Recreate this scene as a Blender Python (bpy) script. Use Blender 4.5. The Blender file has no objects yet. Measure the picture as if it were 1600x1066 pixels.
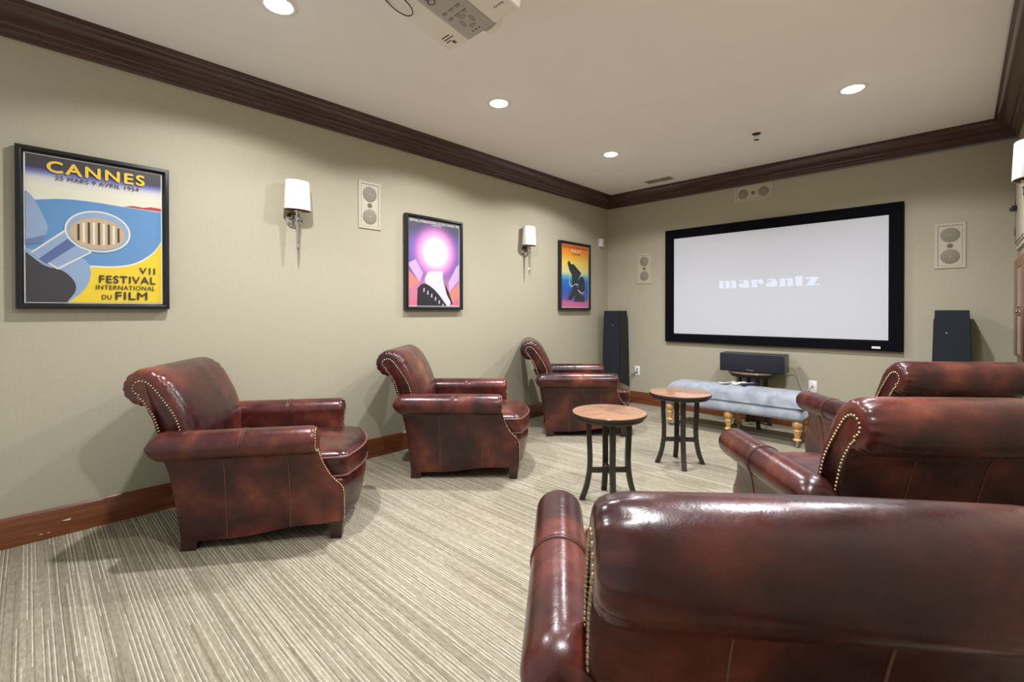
import bpy, bmesh, math, random
from mathutils import Vector, Matrix
random.seed(7)
S = bpy.context.scene
COL = S.collection
PI = math.pi
R = math.radians
W, H, BACK = 3.813, 2.74, -6.2          # room width, ceiling height, where the modelled part of the room ends (left open behind the camera to let the world light in)

# ------------------------------------------------------------------ camera
cam = bpy.data.cameras.new('camera')
cam.sensor_width = 36.0
cam.lens = 727.3 * 36.0 / 1600.0
cam.shift_y = -(533 - 491.6) / 1600.0
cam.clip_start = 0.05
camo = bpy.data.objects.new('camera', cam)
COL.objects.link(camo)
yaw, pit, rol = 0.7666, 0.0068, -0.0007
fw = Vector((-math.sin(yaw) * math.cos(pit), math.cos(yaw) * math.cos(pit), -math.sin(pit)))
rt = Vector((math.cos(yaw), math.sin(yaw), 0))
up = rt.cross(fw)
r2 = rt * math.cos(rol) + up * math.sin(rol)
u2 = -rt * math.sin(rol) + up * math.cos(rol)
camo.matrix_world = Matrix(((r2.x, u2.x, -fw.x, 3.4828), (r2.y, u2.y, -fw.y, -5.5097), (r2.z, u2.z, -fw.z, 1.1993), (0, 0, 0, 1)))
S.camera = camo

# ------------------------------------------------------------------ light and exposure
S.view_settings.view_transform = 'Standard'
S.view_settings.look = 'None'
S.view_settings.gamma = 1.0
S.view_settings.use_curve_mapping = False
S.view_settings.exposure = 0.18
world = bpy.data.worlds.new('world')
S.world = world
world.use_nodes = True
world.node_tree.nodes['Background'].inputs['Color'].default_value = (0.97, 0.98, 1.0, 1)
world.node_tree.nodes['Background'].inputs['Strength'].default_value = 0.65  # added ambient fill, enters where the rear wall is left out
S.cycles.use_denoising = True
S.cycles.max_bounces = 10
S.cycles.diffuse_bounces = 7
S.cycles.glossy_bounces = 4
S.cycles.transparent_max_bounces = 8
S.cycles.sample_clamp_indirect = 6.0
S.cycles.caustics_reflective = False
S.cycles.caustics_refractive = False
LAMP_POWER = 45.0
LAMP_COLOR = (1.0, 1.0, 1.06)
LAMP_CUT = (66.5, 75.5)                 # half angles in degrees between which a lamp fades out

# ------------------------------------------------------------------ materials
def srgb(r, g, b):
    f = lambda c: (c / 255) / 12.92 if c / 255 <= 0.04045 else ((c / 255 + 0.055) / 1.055) ** 2.4
    return (f(r), f(g), f(b), 1)

class NT:
    def __init__(self, name):
        self.m = bpy.data.materials.new(name)
        self.m.use_nodes = True
        self.t = self.m.node_tree
        self.b = self.t.nodes['Principled BSDF']
    def n(self, kind, **kw):
        nd = self.t.nodes.new(kind)
        for k, v in kw.items():
            if k.startswith('i_'):
                key = k[2:].replace('_', ' ')
                nd.inputs[int(key) if key.isdigit() else key].default_value = v
            else:
                setattr(nd, k, v)
        return nd
    def l(self, a, b):
        self.t.links.new(a, b)
    def math(self, op, a, b=None, c=None):
        nd = self.n('ShaderNodeMath', operation=op)
        for i, x in enumerate((a, b, c)):
            if x is None: continue
            if isinstance(x, (int, float)): nd.inputs[i].default_value = x
            else: self.l(x, nd.inputs[i])
        return nd.outputs[0]
    def ramp(self, fac, stops, interp='LINEAR'):
        nd = self.n('ShaderNodeValToRGB')
        cr = nd.color_ramp
        cr.interpolation = interp
        cr.elements[0].position = stops[0][0]; cr.elements[0].color = stops[0][1]
        cr.elements[1].position = stops[-1][0]; cr.elements[1].color = stops[-1][1]
        for p, c in stops[1:-1]: cr.elements.new(p).color = c
        self.l(fac, nd.inputs[0])
        return nd.outputs[0]
    def mix(self, fac, a, b, blend='MIX'):
        nd = self.n('ShaderNodeMix', data_type='RGBA', blend_type=blend)
        for s, x in ((nd.inputs[0], fac), (nd.inputs[6], a), (nd.inputs[7], b)):
            if isinstance(x, (int, float, tuple)): s.default_value = x
            else: self.l(x, s)
        return nd.outputs[2]
    def bump(self, h, strength, dist):
        nd = self.n('ShaderNodeBump', i_Strength=strength, i_Distance=dist)
        self.l(h, nd.inputs['Height'])
        self.l(nd.outputs[0], self.b.inputs['Normal'])
    def coord(self, which='Object'):
        return self.n('ShaderNodeTexCoord').outputs[which]
    def mapped(self, scale, which='Object'):
        mp = self.n('ShaderNodeMapping')
        mp.inputs['Scale'].default_value = scale
        self.l(self.coord(which), mp.inputs[0])
        return mp.outputs[0]
    def noise(self, vec, scale, detail=3, rough=0.5, dist=0.0):
        nd = self.n('ShaderNodeTexNoise', i_Scale=scale, i_Detail=detail, i_Roughness=rough, i_Distortion=dist)
        self.l(vec, nd.inputs['Vector'])
        return nd.outputs[0]

def simple(name, col, rough=0.5, metal=0.0, spec=None, coat=0.0, grain=0.0, gscale=60.0, bump=0.0):
    t = NT(name)
    t.b.inputs['Roughness'].default_value = rough
    t.b.inputs['Metallic'].default_value = metal
    if spec is not None: t.b.inputs['Specular IOR Level'].default_value = spec
    t.b.inputs['Coat Weight'].default_value = coat
    n = t.noise(t.coord(), gscale, 3)
    d = tuple(c * (1 - grain) for c in col[:3]) + (1,)
    t.l(t.ramp(n, [(0.3, d), (0.7, col)]), t.b.inputs['Base Color'])
    if bump: t.bump(n, bump, 0.002)
    return t.m

M = {}
def make_wall():
    t = NT('wall_covering')
    n1 = t.noise(t.mapped((14, 14, 260)), 1.0, 3, 0.6)
    n2 = t.noise(t.mapped((220, 220, 10)), 1.0, 2, 0.5)
    n3 = t.noise(t.coord(), 0.9, 2, 0.5)
    s = t.math('ADD', t.math('MULTIPLY', n1, 0.55), t.math('MULTIPLY', n2, 0.45))
    c = t.ramp(s, [(0.30, srgb(167, 161, 138)), (0.70, srgb(179, 173, 150))])
    c = t.mix(t.math('MULTIPLY', n3, 0.25), c, srgb(168, 162, 139))
    t.l(c, t.b.inputs['Base Color'])
    t.b.inputs['Roughness'].default_value = 0.62
    t.b.inputs['Specular IOR Level'].default_value = 0.3
    t.bump(s, 0.09, 0.001)
    return t.m
M['wall'] = make_wall()
M['ceiling'] = simple('ceiling_paint', srgb(245, 241, 236), 0.85, grain=0.02, gscale=6, spec=0.1)

def make_carpet():
    t = NT('striped_carpet')
    sep = t.n('ShaderNodeSeparateXYZ'); t.l(t.coord(), sep.inputs[0])
    x, y = sep.outputs[0], sep.outputs[1]
    wob = t.noise(t.mapped((1.4, 3.0, 1)), 1.0, 2)
    yy = t.math('ADD', y, t.math('MULTIPLY', wob, 0.006))
    row = t.math('FLOOR', t.math('DIVIDE', yy, 0.0135))
    fr = t.math('FRACT', t.math('DIVIDE', yy, 0.0135))
    wn = t.n('ShaderNodeTexWhiteNoise', noise_dimensions='1D'); t.l(row, wn.inputs['W'])
    rv = wn.outputs['Value']
    seg = t.math('FLOOR', t.math('ADD', t.math('MULTIPLY', x, 1.6), t.math('MULTIPLY', rv, 17.0)))
    wn2 = t.n('ShaderNodeTexWhiteNoise', noise_dimensions='2D')
    cb = t.n('ShaderNodeCombineXYZ'); t.l(row, cb.inputs[0]); t.l(seg, cb.inputs[1]); t.l(cb.outputs[0], wn2.inputs['Vector'])
    v = t.math('ADD', t.math('MULTIPLY', rv, 0.18), t.math('MULTIPLY', wn2.outputs['Value'], 0.82))
    base = t.ramp(rv, [(0.0, srgb(158, 151, 130)), (0.5, srgb(176, 169, 148)), (1.0, srgb(190, 183, 162))])
    line = t.math('MULTIPLY', t.math('LESS_THAN', t.math('ABSOLUTE', t.math('SUBTRACT', fr, 0.30)), 0.125), t.math('GREATER_THAN', v, 0.42))
    groove = t.math('MULTIPLY', t.math('LESS_THAN', t.math('ABSOLUTE', t.math('SUBTRACT', fr, 0.62)), 0.16), t.math('LESS_THAN', t.math('ABSOLUTE', t.math('SUBTRACT', v, 0.52)), 0.20))
    base = t.mix(t.math('MULTIPLY', groove, 0.55), base, srgb(112, 105, 84))
    base = t.mix(t.math('MULTIPLY', line, 0.85), base, srgb(240, 236, 222))
    pile = t.noise(t.coord(), 420.0, 2, 0.7)
    mott = t.noise(t.mapped((26, 90, 1)), 1.0, 3, 0.6)
    big = t.noise(t.coord(), 1.3, 2)
    c = t.mix(0.75, base, t.ramp(pile, [(0.30, srgb(108, 101, 82)), (0.68, srgb(255, 252, 244))]), 'MULTIPLY')
    c = t.mix(0.5, c, t.ramp(mott, [(0.32, srgb(168, 160, 138)), (0.62, (1, 1, 1, 1))]), 'MULTIPLY')
    c = t.mix(0.35, c, t.ramp(big, [(0.35, srgb(205, 199, 180)), (0.65, (1, 1, 1, 1))]), 'MULTIPLY')
    br = t.n('ShaderNodeBrightContrast'); t.l(c, br.inputs[0]); br.inputs['Bright'].default_value = 0.03
    t.l(br.outputs[0], t.b.inputs['Base Color'])
    t.b.inputs['Roughness'].default_value = 0.95
    t.b.inputs['Specular IOR Level'].default_value = 0.05
    edge = t.math('SUBTRACT', 1.0, t.math('MULTIPLY', t.math('ABSOLUTE', t.math('SUBTRACT', fr, 0.5)), 2.0))
    hgt = t.math('ADD', t.math('MULTIPLY', edge, 0.3), t.math('ADD', t.math('MULTIPLY', pile, 0.6), t.math('MULTIPLY', line, 0.5)))
    t.bump(hgt, 0.55, 0.004)
    return t.m
M['carpet'] = make_carpet()

def wood(name, dark, light, scale=(3, 60, 60), rough=0.32, coat=0.2):
    t = NT(name)
    n = t.noise(t.mapped(scale), 1.0, 4, 0.6, 0.6)
    n2 = t.noise(t.coord(), 3.0, 3)
    c = t.ramp(n, [(0.28, dark), (0.72, light)])
    c = t.mix(t.math('MULTIPLY', n2, 0.5), c, dark)
    t.l(c, t.b.inputs['Base Color'])
    t.b.inputs['Roughness'].default_value = rough
    t.b.inputs['Coat Weight'].default_value = coat
    t.b.inputs['Coat Roughness'].default_value = 0.2
    t.bump(n, 0.08, 0.001)
    return t.m
M['crown_x'] = wood('dark_walnut_crown', srgb(42, 24, 18), srgb(88, 54, 41), (3, 50, 50), 0.24, 0.5)
M['crown_y'] = wood('dark_walnut_crown_side', srgb(42, 24, 18), srgb(88, 54, 41), (50, 3, 50), 0.24, 0.5)
M['base_x'] = wood('cherry_baseboard', srgb(88, 45, 24), srgb(142, 82, 46), (3, 40, 60), 0.3, 0.3)
M['base_y'] = wood('cherry_baseboard_side', srgb(88, 45, 24), srgb(142, 82, 46), (40, 3, 60), 0.3, 0.3)
M['cab_wood'] = wood('cabinet_cherry', srgb(92, 46, 28), srgb(140, 78, 48), (40, 40, 4), 0.3, 0.3)
M['case_white'] = simple('projector_white', srgb(234, 228, 214), 0.42, grain=0.02)
M['case_grey'] = simple('projector_grey', srgb(176, 170, 161), 0.42, grain=0.04)
M['leg_wood'] = wood('dark_leg_wood', srgb(40, 20, 14), srgb(66, 36, 25), (40, 40, 6), 0.35, 0.2)
M['pine'] = wood('honey_wood', srgb(186, 132, 72), srgb(226, 180, 116), (30, 30, 8), 0.3, 0.3)

def make_leather():
    t = NT('mottled_burgundy_leather')
    inf = t.n('ShaderNodeObjectInfo')
    co = t.n('ShaderNodeVectorMath', operation='ADD')
    sc = t.n('ShaderNodeVectorMath', operation='SCALE')
    sc.inputs[0].default_value = (9.0, 5.0, 7.0)
    t.l(inf.outputs['Random'], sc.inputs['Scale'])
    t.l(t.coord(), co.inputs[0]); t.l(sc.outputs[0], co.inputs[1])
    v = co.outputs[0]
    n1 = t.noise(v, 3.4, 3, 0.5, 0.4)
    n2 = t.noise(v, 10.0, 4, 0.6, 0.3)
    f = t.math('ADD', t.math('MULTIPLY', n1, 0.72), t.math('MULTIPLY', n2, 0.28))
    c = t.ramp(f, [(0.33, srgb(38, 15, 16)), (0.45, srgb(56, 22, 21)), (0.54, srgb(80, 35, 29)), (0.62, srgb(106, 50, 37)), (0.72, srgb(138, 82, 58))])
    t.l(c, t.b.inputs['Base Color'])
    cr = t.noise(v, 30.0, 4, 0.6, 0.5)
    fine = t.noise(v, 240.0, 2, 0.5)
    h = t.math('ADD', cr, t.math('MULTIPLY', fine, 0.12))
    t.bump(h, 0.16, 0.006)
    rr = t.ramp(t.noise(v, 14.0, 3), [(0.3, (0.22, 0.22, 0.22, 1)), (0.7, (0.33, 0.33, 0.33, 1))])
    t.l(rr, t.b.inputs['Roughness'])
    t.b.inputs['Specular IOR Level'].default_value = 0.46
    t.b.inputs['Coat Weight'].default_value = 0.08
    t.b.inputs['Coat Roughness'].default_value = 0.12
    return t.m
M['leather'] = make_leather()
M['welt'] = simple('worn_leather_welt', srgb(120, 76, 64), 0.45, grain=0.35, gscale=40)
M['seam'] = simple('leather_seam_thread', srgb(112, 72, 58), 0.5, grain=0.3, gscale=60)
M['brass'] = simple('antique_brass_nailhead', srgb(186, 164, 130), 0.34, 1.0, grain=0.45, gscale=90)
M['nickel'] = simple('polished_nickel', srgb(206, 204, 198), 0.14, 1.0, grain=0.05)
M['bronze'] = simple('bronze_sleeve', srgb(120, 98, 70), 0.35, 0.7, grain=0.1)
M['iron'] = simple('dark_iron', srgb(62, 58, 52), 0.42, 0.4, grain=0.25, gscale=30, bump=0.05)
M['black'] = simple('black_lacquer', srgb(22, 22, 25), 0.28, grain=0.1)
M['black_side'] = simple('black_vinyl', srgb(17, 18, 22), 0.6, grain=0.15)
M['velvet'] = simple('black_velvet_border', srgb(10, 11, 17), 0.85, grain=0.2, gscale=200, spec=0.1)
M['grille'] = simple('charcoal_grille_cloth', srgb(41, 44, 51), 0.85, grain=0.25, gscale=500, bump=0.3, spec=0.2)
M['cream'] = simple('cream_plastic', srgb(187, 180, 158), 0.5, grain=0.03)
M['cream_dark'] = simple('speaker_mesh', srgb(142, 136, 117), 0.6, grain=0.22, gscale=420, bump=0.4)
M['cream_gap'] = simple('speaker_recess', srgb(118, 110, 90), 0.7, grain=0.1)
M['plate'] = simple('white_plastic', srgb(236, 235, 230), 0.35, grain=0.02)
M['offwhite'] = simple('off_white_shell', srgb(214, 206, 190), 0.45, grain=0.02)
M['greyshell'] = simple('grey_shell', srgb(158, 150, 139), 0.45, grain=0.04)
M['darkgrey'] = simple('dark_grey_mark', srgb(92, 84, 76), 0.5, grain=0.05)
M['ventgrey'] = simple('vent_blade', srgb(150, 146, 132), 0.5, grain=0.05)
M['ventdark'] = simple('vent_gap', srgb(66, 62, 52), 0.7, grain=0.05)
M['panel_paint'] = simple('hatch_paint', srgb(196, 190, 168), 0.45, grain=0.03)
M['dark_gap'] = simple('dark_interior', srgb(30, 24, 20), 0.7, grain=0.2)
M['lens'] = simple('lens_glass', srgb(16, 16, 20), 0.05, grain=0.0, coat=1.0)

def make_blue():
    t = NT('powder_blue_velvet')
    n = t.noise(t.coord(), 7.0, 4, 0.6, 0.5)
    c = t.ramp(n, [(0.3, srgb(116, 124, 133)), (0.7, srgb(158, 165, 172))])
    t.l(c, t.b.inputs['Base Color'])
    t.b.inputs['Roughness'].default_value = 0.8
    t.b.inputs['Sheen Weight'].default_value = 0.5
    t.b.inputs['Sheen Roughness'].default_value = 0.4
    t.bump(t.noise(t.coord(), 260.0, 2), 0.1, 0.002)
    return t.m
M['blue'] = make_blue()
M['bluenail'] = simple('pewter_nailhead', srgb(88, 92, 100), 0.35, 0.8, grain=0.3)

def make_tabletop():
    t = NT('mottled_copper_tabletop')
    n = t.noise(t.coord(), 9.0, 5, 0.65, 0.8)
    n2 = t.noise(t.coord(), 50.0, 3, 0.6)
    f = t.math('ADD', t.math('MULTIPLY', n, 0.75), t.math('MULTIPLY', n2, 0.25))
    c = t.ramp(f, [(0.32, srgb(134, 98, 76)), (0.52, srgb(160, 120, 95)), (0.70, srgb(186, 138, 98))])
    t.l(c, t.b.inputs['Base Color'])
    t.b.inputs['Roughness'].default_value = 0.22
    t.b.inputs['Coat Weight'].default_value = 0.5
    t.b.inputs['Coat Roughness'].default_value = 0.12
    return t.m
M['tabletop'] = make_tabletop()

def emit(name, col, strength):
    t = NT(name)
    t.b.inputs['Base Color'].default_value = col
    t.b.inputs['Emission Color'].default_value = col
    t.b.inputs['Emission Strength'].default_value = strength
    t.b.inputs['Roughness'].default_value = 0.6
    return t.m
M['bulb'] = emit('lit_bulb', (1, 0.98, 0.94, 1), 14.0)
M['screen'] = emit('projection_screen', srgb(176, 178, 182), 0.32)
M['screen_text'] = emit('projected_lettering', srgb(186, 194, 208), 0.46)

def make_shade():
    t = NT('white_linen_shade')
    n = t.noise(t.mapped((300, 300, 40)), 1.0, 2)
    t.l(t.ramp(n, [(0.3, srgb(222, 221, 217)), (0.7, srgb(232, 231, 228))]), t.b.inputs['Base Color'])
    t.b.inputs['Roughness'].default_value = 0.8
    return t.m
M['shade'] = make_shade()
M['shade_in'] = simple('gold_shade_lining', srgb(150, 124, 80), 0.45, 0.3, grain=0.08)

def glass(name):
    m = bpy.data.materials.new(name); m.use_nodes = True
    t = m.node_tree; t.nodes.clear()
    o = t.nodes.new('ShaderNodeOutputMaterial'); mx = t.nodes.new('ShaderNodeMixShader')
    tr = t.nodes.new('ShaderNodeBsdfTransparent'); gl = t.nodes.new('ShaderNodeBsdfGlossy'); fr = t.nodes.new('ShaderNodeFresnel')
    gl.inputs['Roughness'].default_value = 0.03; fr.inputs['IOR'].default_value = 1.3
    ge = t.nodes.new('ShaderNodeNewGeometry'); mu = t.nodes.new('ShaderNodeMath'); mu.operation = 'MULTIPLY'; om = t.nodes.new('ShaderNodeMath'); om.operation = 'SUBTRACT'; om.inputs[0].default_value = 1.0
    t.links.new(ge.outputs['Backfacing'], om.inputs[1]); t.links.new(om.outputs[0], mu.inputs[0]); t.links.new(fr.outputs[0], mu.inputs[1])
    t.links.new(mu.outputs[0], mx.inputs[0]); t.links.new(tr.outputs[0], mx.inputs[1]); t.links.new(gl.outputs[0], mx.inputs[2])
    t.links.new(mx.outputs[0], o.inputs[0])
    return m
M['glass'] = glass('picture_glass')
M['mirror'] = simple('silvered_glass', srgb(206, 208, 206), 0.08, 0.9, grain=0.02)

def ink(name, col):
    if name.startswith('p_'): col = tuple(c * .82 for c in col[:3]) + (1,)
    if name not in M: M[name] = simple(name, col, 0.5, grain=0.04, gscale=30)
    return M[name]

# ------------------------------------------------------------------ mesh helpers
class MB:
    def __init__(self):
        self.b = bmesh.new()
    def box(self, x0, x1, y0, y1, z0, z1, bev=0.0, seg=2, mat=0):
        n0 = len(self.b.faces)
        r = bmesh.ops.create_cube(self.b, size=1.0)
        for v in r['verts']:
            v.co = Vector((x0 + (v.co.x + .5) * (x1 - x0), y0 + (v.co.y + .5) * (y1 - y0), z0 + (v.co.z + .5) * (z1 - z0)))
        fs = set(f for v in r['verts'] for f in v.link_faces)
        if bev:
            es = list(set(e for v in r['verts'] for e in v.link_edges))
            q = bmesh.ops.bevel(self.b, geom=es, offset=bev, segments=seg, affect='EDGES', profile=0.5)
            fs = set(q['faces']) | set(f for f in fs if f.is_valid)
        for f in fs: f.material_index = mat
        return self
    def loft(self, rings, closed=True, cap0=False, cap1=False, mat=0):
        vs = [[self.b.verts.new(p) for p in r] for r in rings]
        n = len(vs[0])
        for a, c in zip(vs, vs[1:]):
            for i in range(n if closed else n - 1):
                j = (i + 1) % n
                try: self.b.faces.new((a[i], a[j], c[j], c[i])).material_index = mat
                except ValueError: pass
        if cap0: self.b.faces.new(list(reversed(vs[0]))).material_index = mat
        if cap1: self.b.faces.new(vs[-1]).material_index = mat
        return vs
    def lathe(self, prof, cx=0, cy=0, n=32, mat=0, axis='z', sx=1.0, sy=1.0):
        rings = []
        for r, z in prof:
            ring = []
            for i in range(n):
                a = 2 * PI * i / n
                p = (r * math.cos(a) * sx, r * math.sin(a) * sy)
                if axis == 'z': ring.append((cx + p[0], cy + p[1], z))
                elif axis == 'x': ring.append((z, cx + p[0], cy + p[1]))
                else: ring.append((cx + p[0], z, cy + p[1]))
            rings.append(ring)
        self.loft(rings, True, prof[0][0] > 1e-5, prof[-1][0] > 1e-5, mat)
        return self
    def tube(self, pts, r, n=8, closed=False, mat=0, flat=1.0):
        pts = [Vector(p) for p in pts]
        rings = []
        N = len(pts)
        prev = None
        for i, p in enumerate(pts):
            if closed: t = pts[(i + 1) % N] - pts[i - 1]
            else: t = pts[min(i + 1, N - 1)] - pts[max(i - 1, 0)]
            t.normalize()
            ref = prev if prev is not None else (Vector((0, 0, 1)) if abs(t.z) < 0.9 else Vector((1, 0, 0)))
            a = ref - t * ref.dot(t); a.normalize(); prev = a
            c = t.cross(a)
            rr = r[i] if isinstance(r, (list, tuple)) else r
            rings.append([p + a * rr * math.cos(2 * PI * k / n) + c * rr * flat * math.sin(2 * PI * k / n) for k in range(n)])
        if closed: rings.append(rings[0])
        self.loft(rings, True, not closed, not closed, mat)
        return self
    def dome(self, p, nrm, r, h, n=8, mat=0):
        nrm = Vector(nrm).normalized()
        a = nrm.orthogonal().normalized(); c = nrm.cross(a); p = Vector(p)
        rings = [[p + (a * math.cos(2 * PI * k / n) + c * math.sin(2 * PI * k / n)) * r * q + nrm * h * z for k in range(n)] for q, z in ((1, -.3), (1, 0.1), (.75, .66))]
        vs = self.loft(rings, True, False, False, mat)
        top = self.b.verts.new(p + nrm * h)
        for k in range(n): self.b.faces.new((vs[-1][k], vs[-1][(k + 1) % n], top)).material_index = mat
        return self
    def poly(self, pts, mat=0):
        f = self.b.faces.new([self.b.verts.new(p) for p in pts]); f.material_index = mat
        return f
    def mirror_y(self):
        g = bmesh.ops.duplicate(self.b, geom=list(self.b.verts) + list(self.b.edges) + list(self.b.faces))
        vs = [e for e in g['geom'] if isinstance(e, bmesh.types.BMVert)]
        for v in vs: v.co.y = -v.co.y
        bmesh.ops.reverse_faces(self.b, faces=[e for e in g['geom'] if isinstance(e, bmesh.types.BMFace)])
        return self
    def xf(self, mtx):
        bmesh.ops.transform(self.b, matrix=mtx, verts=list(self.b.verts))
        return self
    def mesh(self, name, mats, smooth=38, fix=True):
        if fix:
            bmesh.ops.remove_doubles(self.b, verts=list(self.b.verts), dist=1e-5)
            bmesh.ops.recalc_face_normals(self.b, faces=list(self.b.faces))
        me = bpy.data.meshes.new(name)
        self.b.to_mesh(me); self.b.free()
        for m in (mats if isinstance(mats, (list, tuple)) else [mats]): me.materials.append(m)
        if smooth:
            for p in me.polygons: p.use_smooth = True
            me.set_sharp_from_angle(angle=R(smooth))
        return me
    def build(self, name, mats, parent=None, smooth=38, fix=True, loc=None):
        o = bpy.data.objects.new(name, self.mesh(name, mats, smooth, fix))
        COL.objects.link(o)
        if parent is not None: o.parent = parent
        if loc: o.location = loc
        return o

def thing(name, label, cat, loc=(0, 0, 0), rz=0.0, group=None):
    o = bpy.data.objects.new(name, None); COL.objects.link(o)
    o.empty_display_size = 0.1
    o.location = loc; o.rotation_euler = (0, 0, rz)
    return tag(o, label, cat, group)
def tag(o, label, cat, group=None):
    o['label'] = label; o['category'] = cat
    if group: o['group'] = group
    return o
def struct(o):
    o['kind'] = 'structure'; return o
def copy_tree(o, parent=None):
    c = o.copy(); COL.objects.link(c)
    if parent is not None: c.parent = parent
    for ch in list(o.children): copy_tree(ch, c)
    return c
def smoothstep(a, b, x):
    t = max(0.0, min(1.0, (x - a) / (b - a))); return t * t * (3 - 2 * t)
def lerp_tab(tab, z):
    if z <= tab[0][0]: return tab[0][1]
    for (a, p), (b, q) in zip(tab, tab[1:]):
        if z <= b: return p + (q - p) * (z - a) / (b - a)
    return tab[-1][1]
def catmull(pts, per, closed=False):
    out = []; n = len(pts)
    rng = range(n if closed else n - 1)
    for i in rng:
        p0 = pts[i - 1] if (closed or i > 0) else pts[0]
        p1 = pts[i]; p2 = pts[(i + 1) % n]
        p3 = pts[(i + 2) % n] if (closed or i + 2 < n) else pts[-1]
        for k in range(per):
            t = k / per
            out.append(tuple(0.5 * (2 * b + (c - a) * t + (2 * a - 5 * b + 4 * c - d) * t * t + (3 * b - a - 3 * c + d) * t ** 3) for a, b, c, d in zip(p0, p1, p2, p3)))
    if not closed: out.append(tuple(pts[-1]))
    return out
def resample(pts, step):
    pts = [Vector(p) for p in pts]
    L = [0]
    for a, b in zip(pts, pts[1:]): L.append(L[-1] + (b - a).length)
    n = max(1, round(L[-1] / step)); out = []; j = 0
    for i in range(n + 1):
        s = L[-1] * i / n
        while j < len(L) - 2 and L[j + 1] < s: j += 1
        f = (s - L[j]) / max(1e-9, L[j + 1] - L[j])
        out.append(pts[j].lerp(pts[j + 1], f))
    return out

def text_into(mb, body, size, mtx, mat=0, bold=0.0, fit=None, spacing=1.0, shear=0.0):
    """lettering as flat mesh faces; fit=(w,h) stretches the run to that box; origin = lower left"""
    cu = bpy.data.curves.new('lettering', 'FONT')
    cu.body = body; cu.size = size; cu.space_character = spacing; cu.shear = shear
    cu.resolution_u = 4
    o = bpy.data.objects.new('lettering', cu); COL.objects.link(o)
    dg = bpy.context.evaluated_depsgraph_get()
    me = bpy.data.meshes.new_from_object(o.evaluated_get(dg))
    bpy.data.objects.remove(o); bpy.data.curves.remove(cu)
    if len(me.vertices):
        xs = [v.co.x for v in me.vertices]; ys = [v.co.y for v in me.vertices]
        x0, x1, y0, y1 = min(xs), max(xs), min(ys), max(ys)
        sx = fit[0] / (x1 - x0) if fit else 1; sy = fit[1] / (y1 - y0) if fit else 1
        for kz, (dx, dy) in enumerate(((0, 0), (bold, 0), (-bold, 0), (0, bold), (0, -bold)) if bold else ((0, 0),)):
            vs = [mb.b.verts.new(mtx @ Vector(((v.co.x - x0 + dx) * sx, (v.co.y - y0 + dy) * sy, kz * .00006))) for v in me.vertices]
            for p in me.polygons:
                try: mb.b.faces.new([vs[i] for i in p.vertices]).material_index = mat
                except ValueError: pass
    bpy.data.meshes.remove(me)

# ------------------------------------------------------------------ room shell
b = MB(); b.box(-.1, W + .1, BACK - .1, .1, -.1, 0); struct(b.build('floor', M['carpet'], smooth=0))
b = MB(); b.box(-.1, W + .1, BACK - .1, .1, H, H + .1); struct(b.build('ceiling', M['ceiling'], smooth=0))
b = MB(); b.box(-.1, 0, BACK - .1, .1, 0, H); struct(b.build('wall_left', M['wall'], smooth=0))
b = MB(); b.box(0, W, 0, .1, 0, H); struct(b.build('wall_back', M['wall'], smooth=0))
b = MB(); b.box(W, W + .1, BACK - .1, .1, 0, H); struct(b.build('wall_right', M['wall'], smooth=0))

BASEP = [(0, .1516), (.008, .1516), (.0125, .147), (.015, .138), (.0175, .129), (.0185, .120), (.020, .114), (.020, 0), (0, 0)]
CROWNP = [(0, H), (.144, H), (.144, H - .014), (.138, H - .018), (.130, H - .020), (.126, H - .030), (.119, H - .044), (.108, H - .058), (.094, H - .071), (.078, H - .081), (.066, H - .086),
          (.066, H - .092), (.058, H - .094), (.054, H - .102), (.046, H - .110), (.040, H - .113), (.040, H - .119), (.034, H - .121), (.029, H - .129), (.021, H - .135), (.021, H - .140),
          (.017, H - .142), (.015, H - .1516), (0, H - .1516)]
def trim_run(prof, side):
    mb = MB()
    def P(o, z, end):
        if side == 'left': return (o, -o if end else BACK + o, z)
        if side == 'right': return (W - o, -o if end else BACK + o, z)
        if side == 'back': return (W - o if end else o, -o, z)
        return (W - o if end else o, BACK + o, z)
    mb.loft([[P(o, z, 0) for o, z in prof], [P(o, z, 1) for o, z in prof]], True, True, True)
    return mb
for i, side in enumerate(('left', 'back', 'right')):
    bb = trim_run(BASEP, side)
    if side == 'left':       # paint chips knocked out of the varnish
        for pts_ in ([(-5.394, .079), (-5.376, .074), (-5.356, .073), (-5.362, .079), (-5.352, .083), (-5.372, .082)], [(-5.483, .033), (-5.463, .030), (-5.468, .036)], [(-5.453, .031), (-5.436, .030), (-5.440, .035)]):
            bb.poly([(.0203, y_, z_) for y_, z_ in pts_], 1)
    struct(bb.build('baseboard_' + side, [M['base_y' if side in ('left', 'right') else 'base_x'], M['offwhite']], smooth=30))
    struct(trim_run(CROWNP, side).build('trim_%d' % (i + 1), M['crown_y' if side in ('left', 'right') else 'crown_x'], smooth=30))

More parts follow.
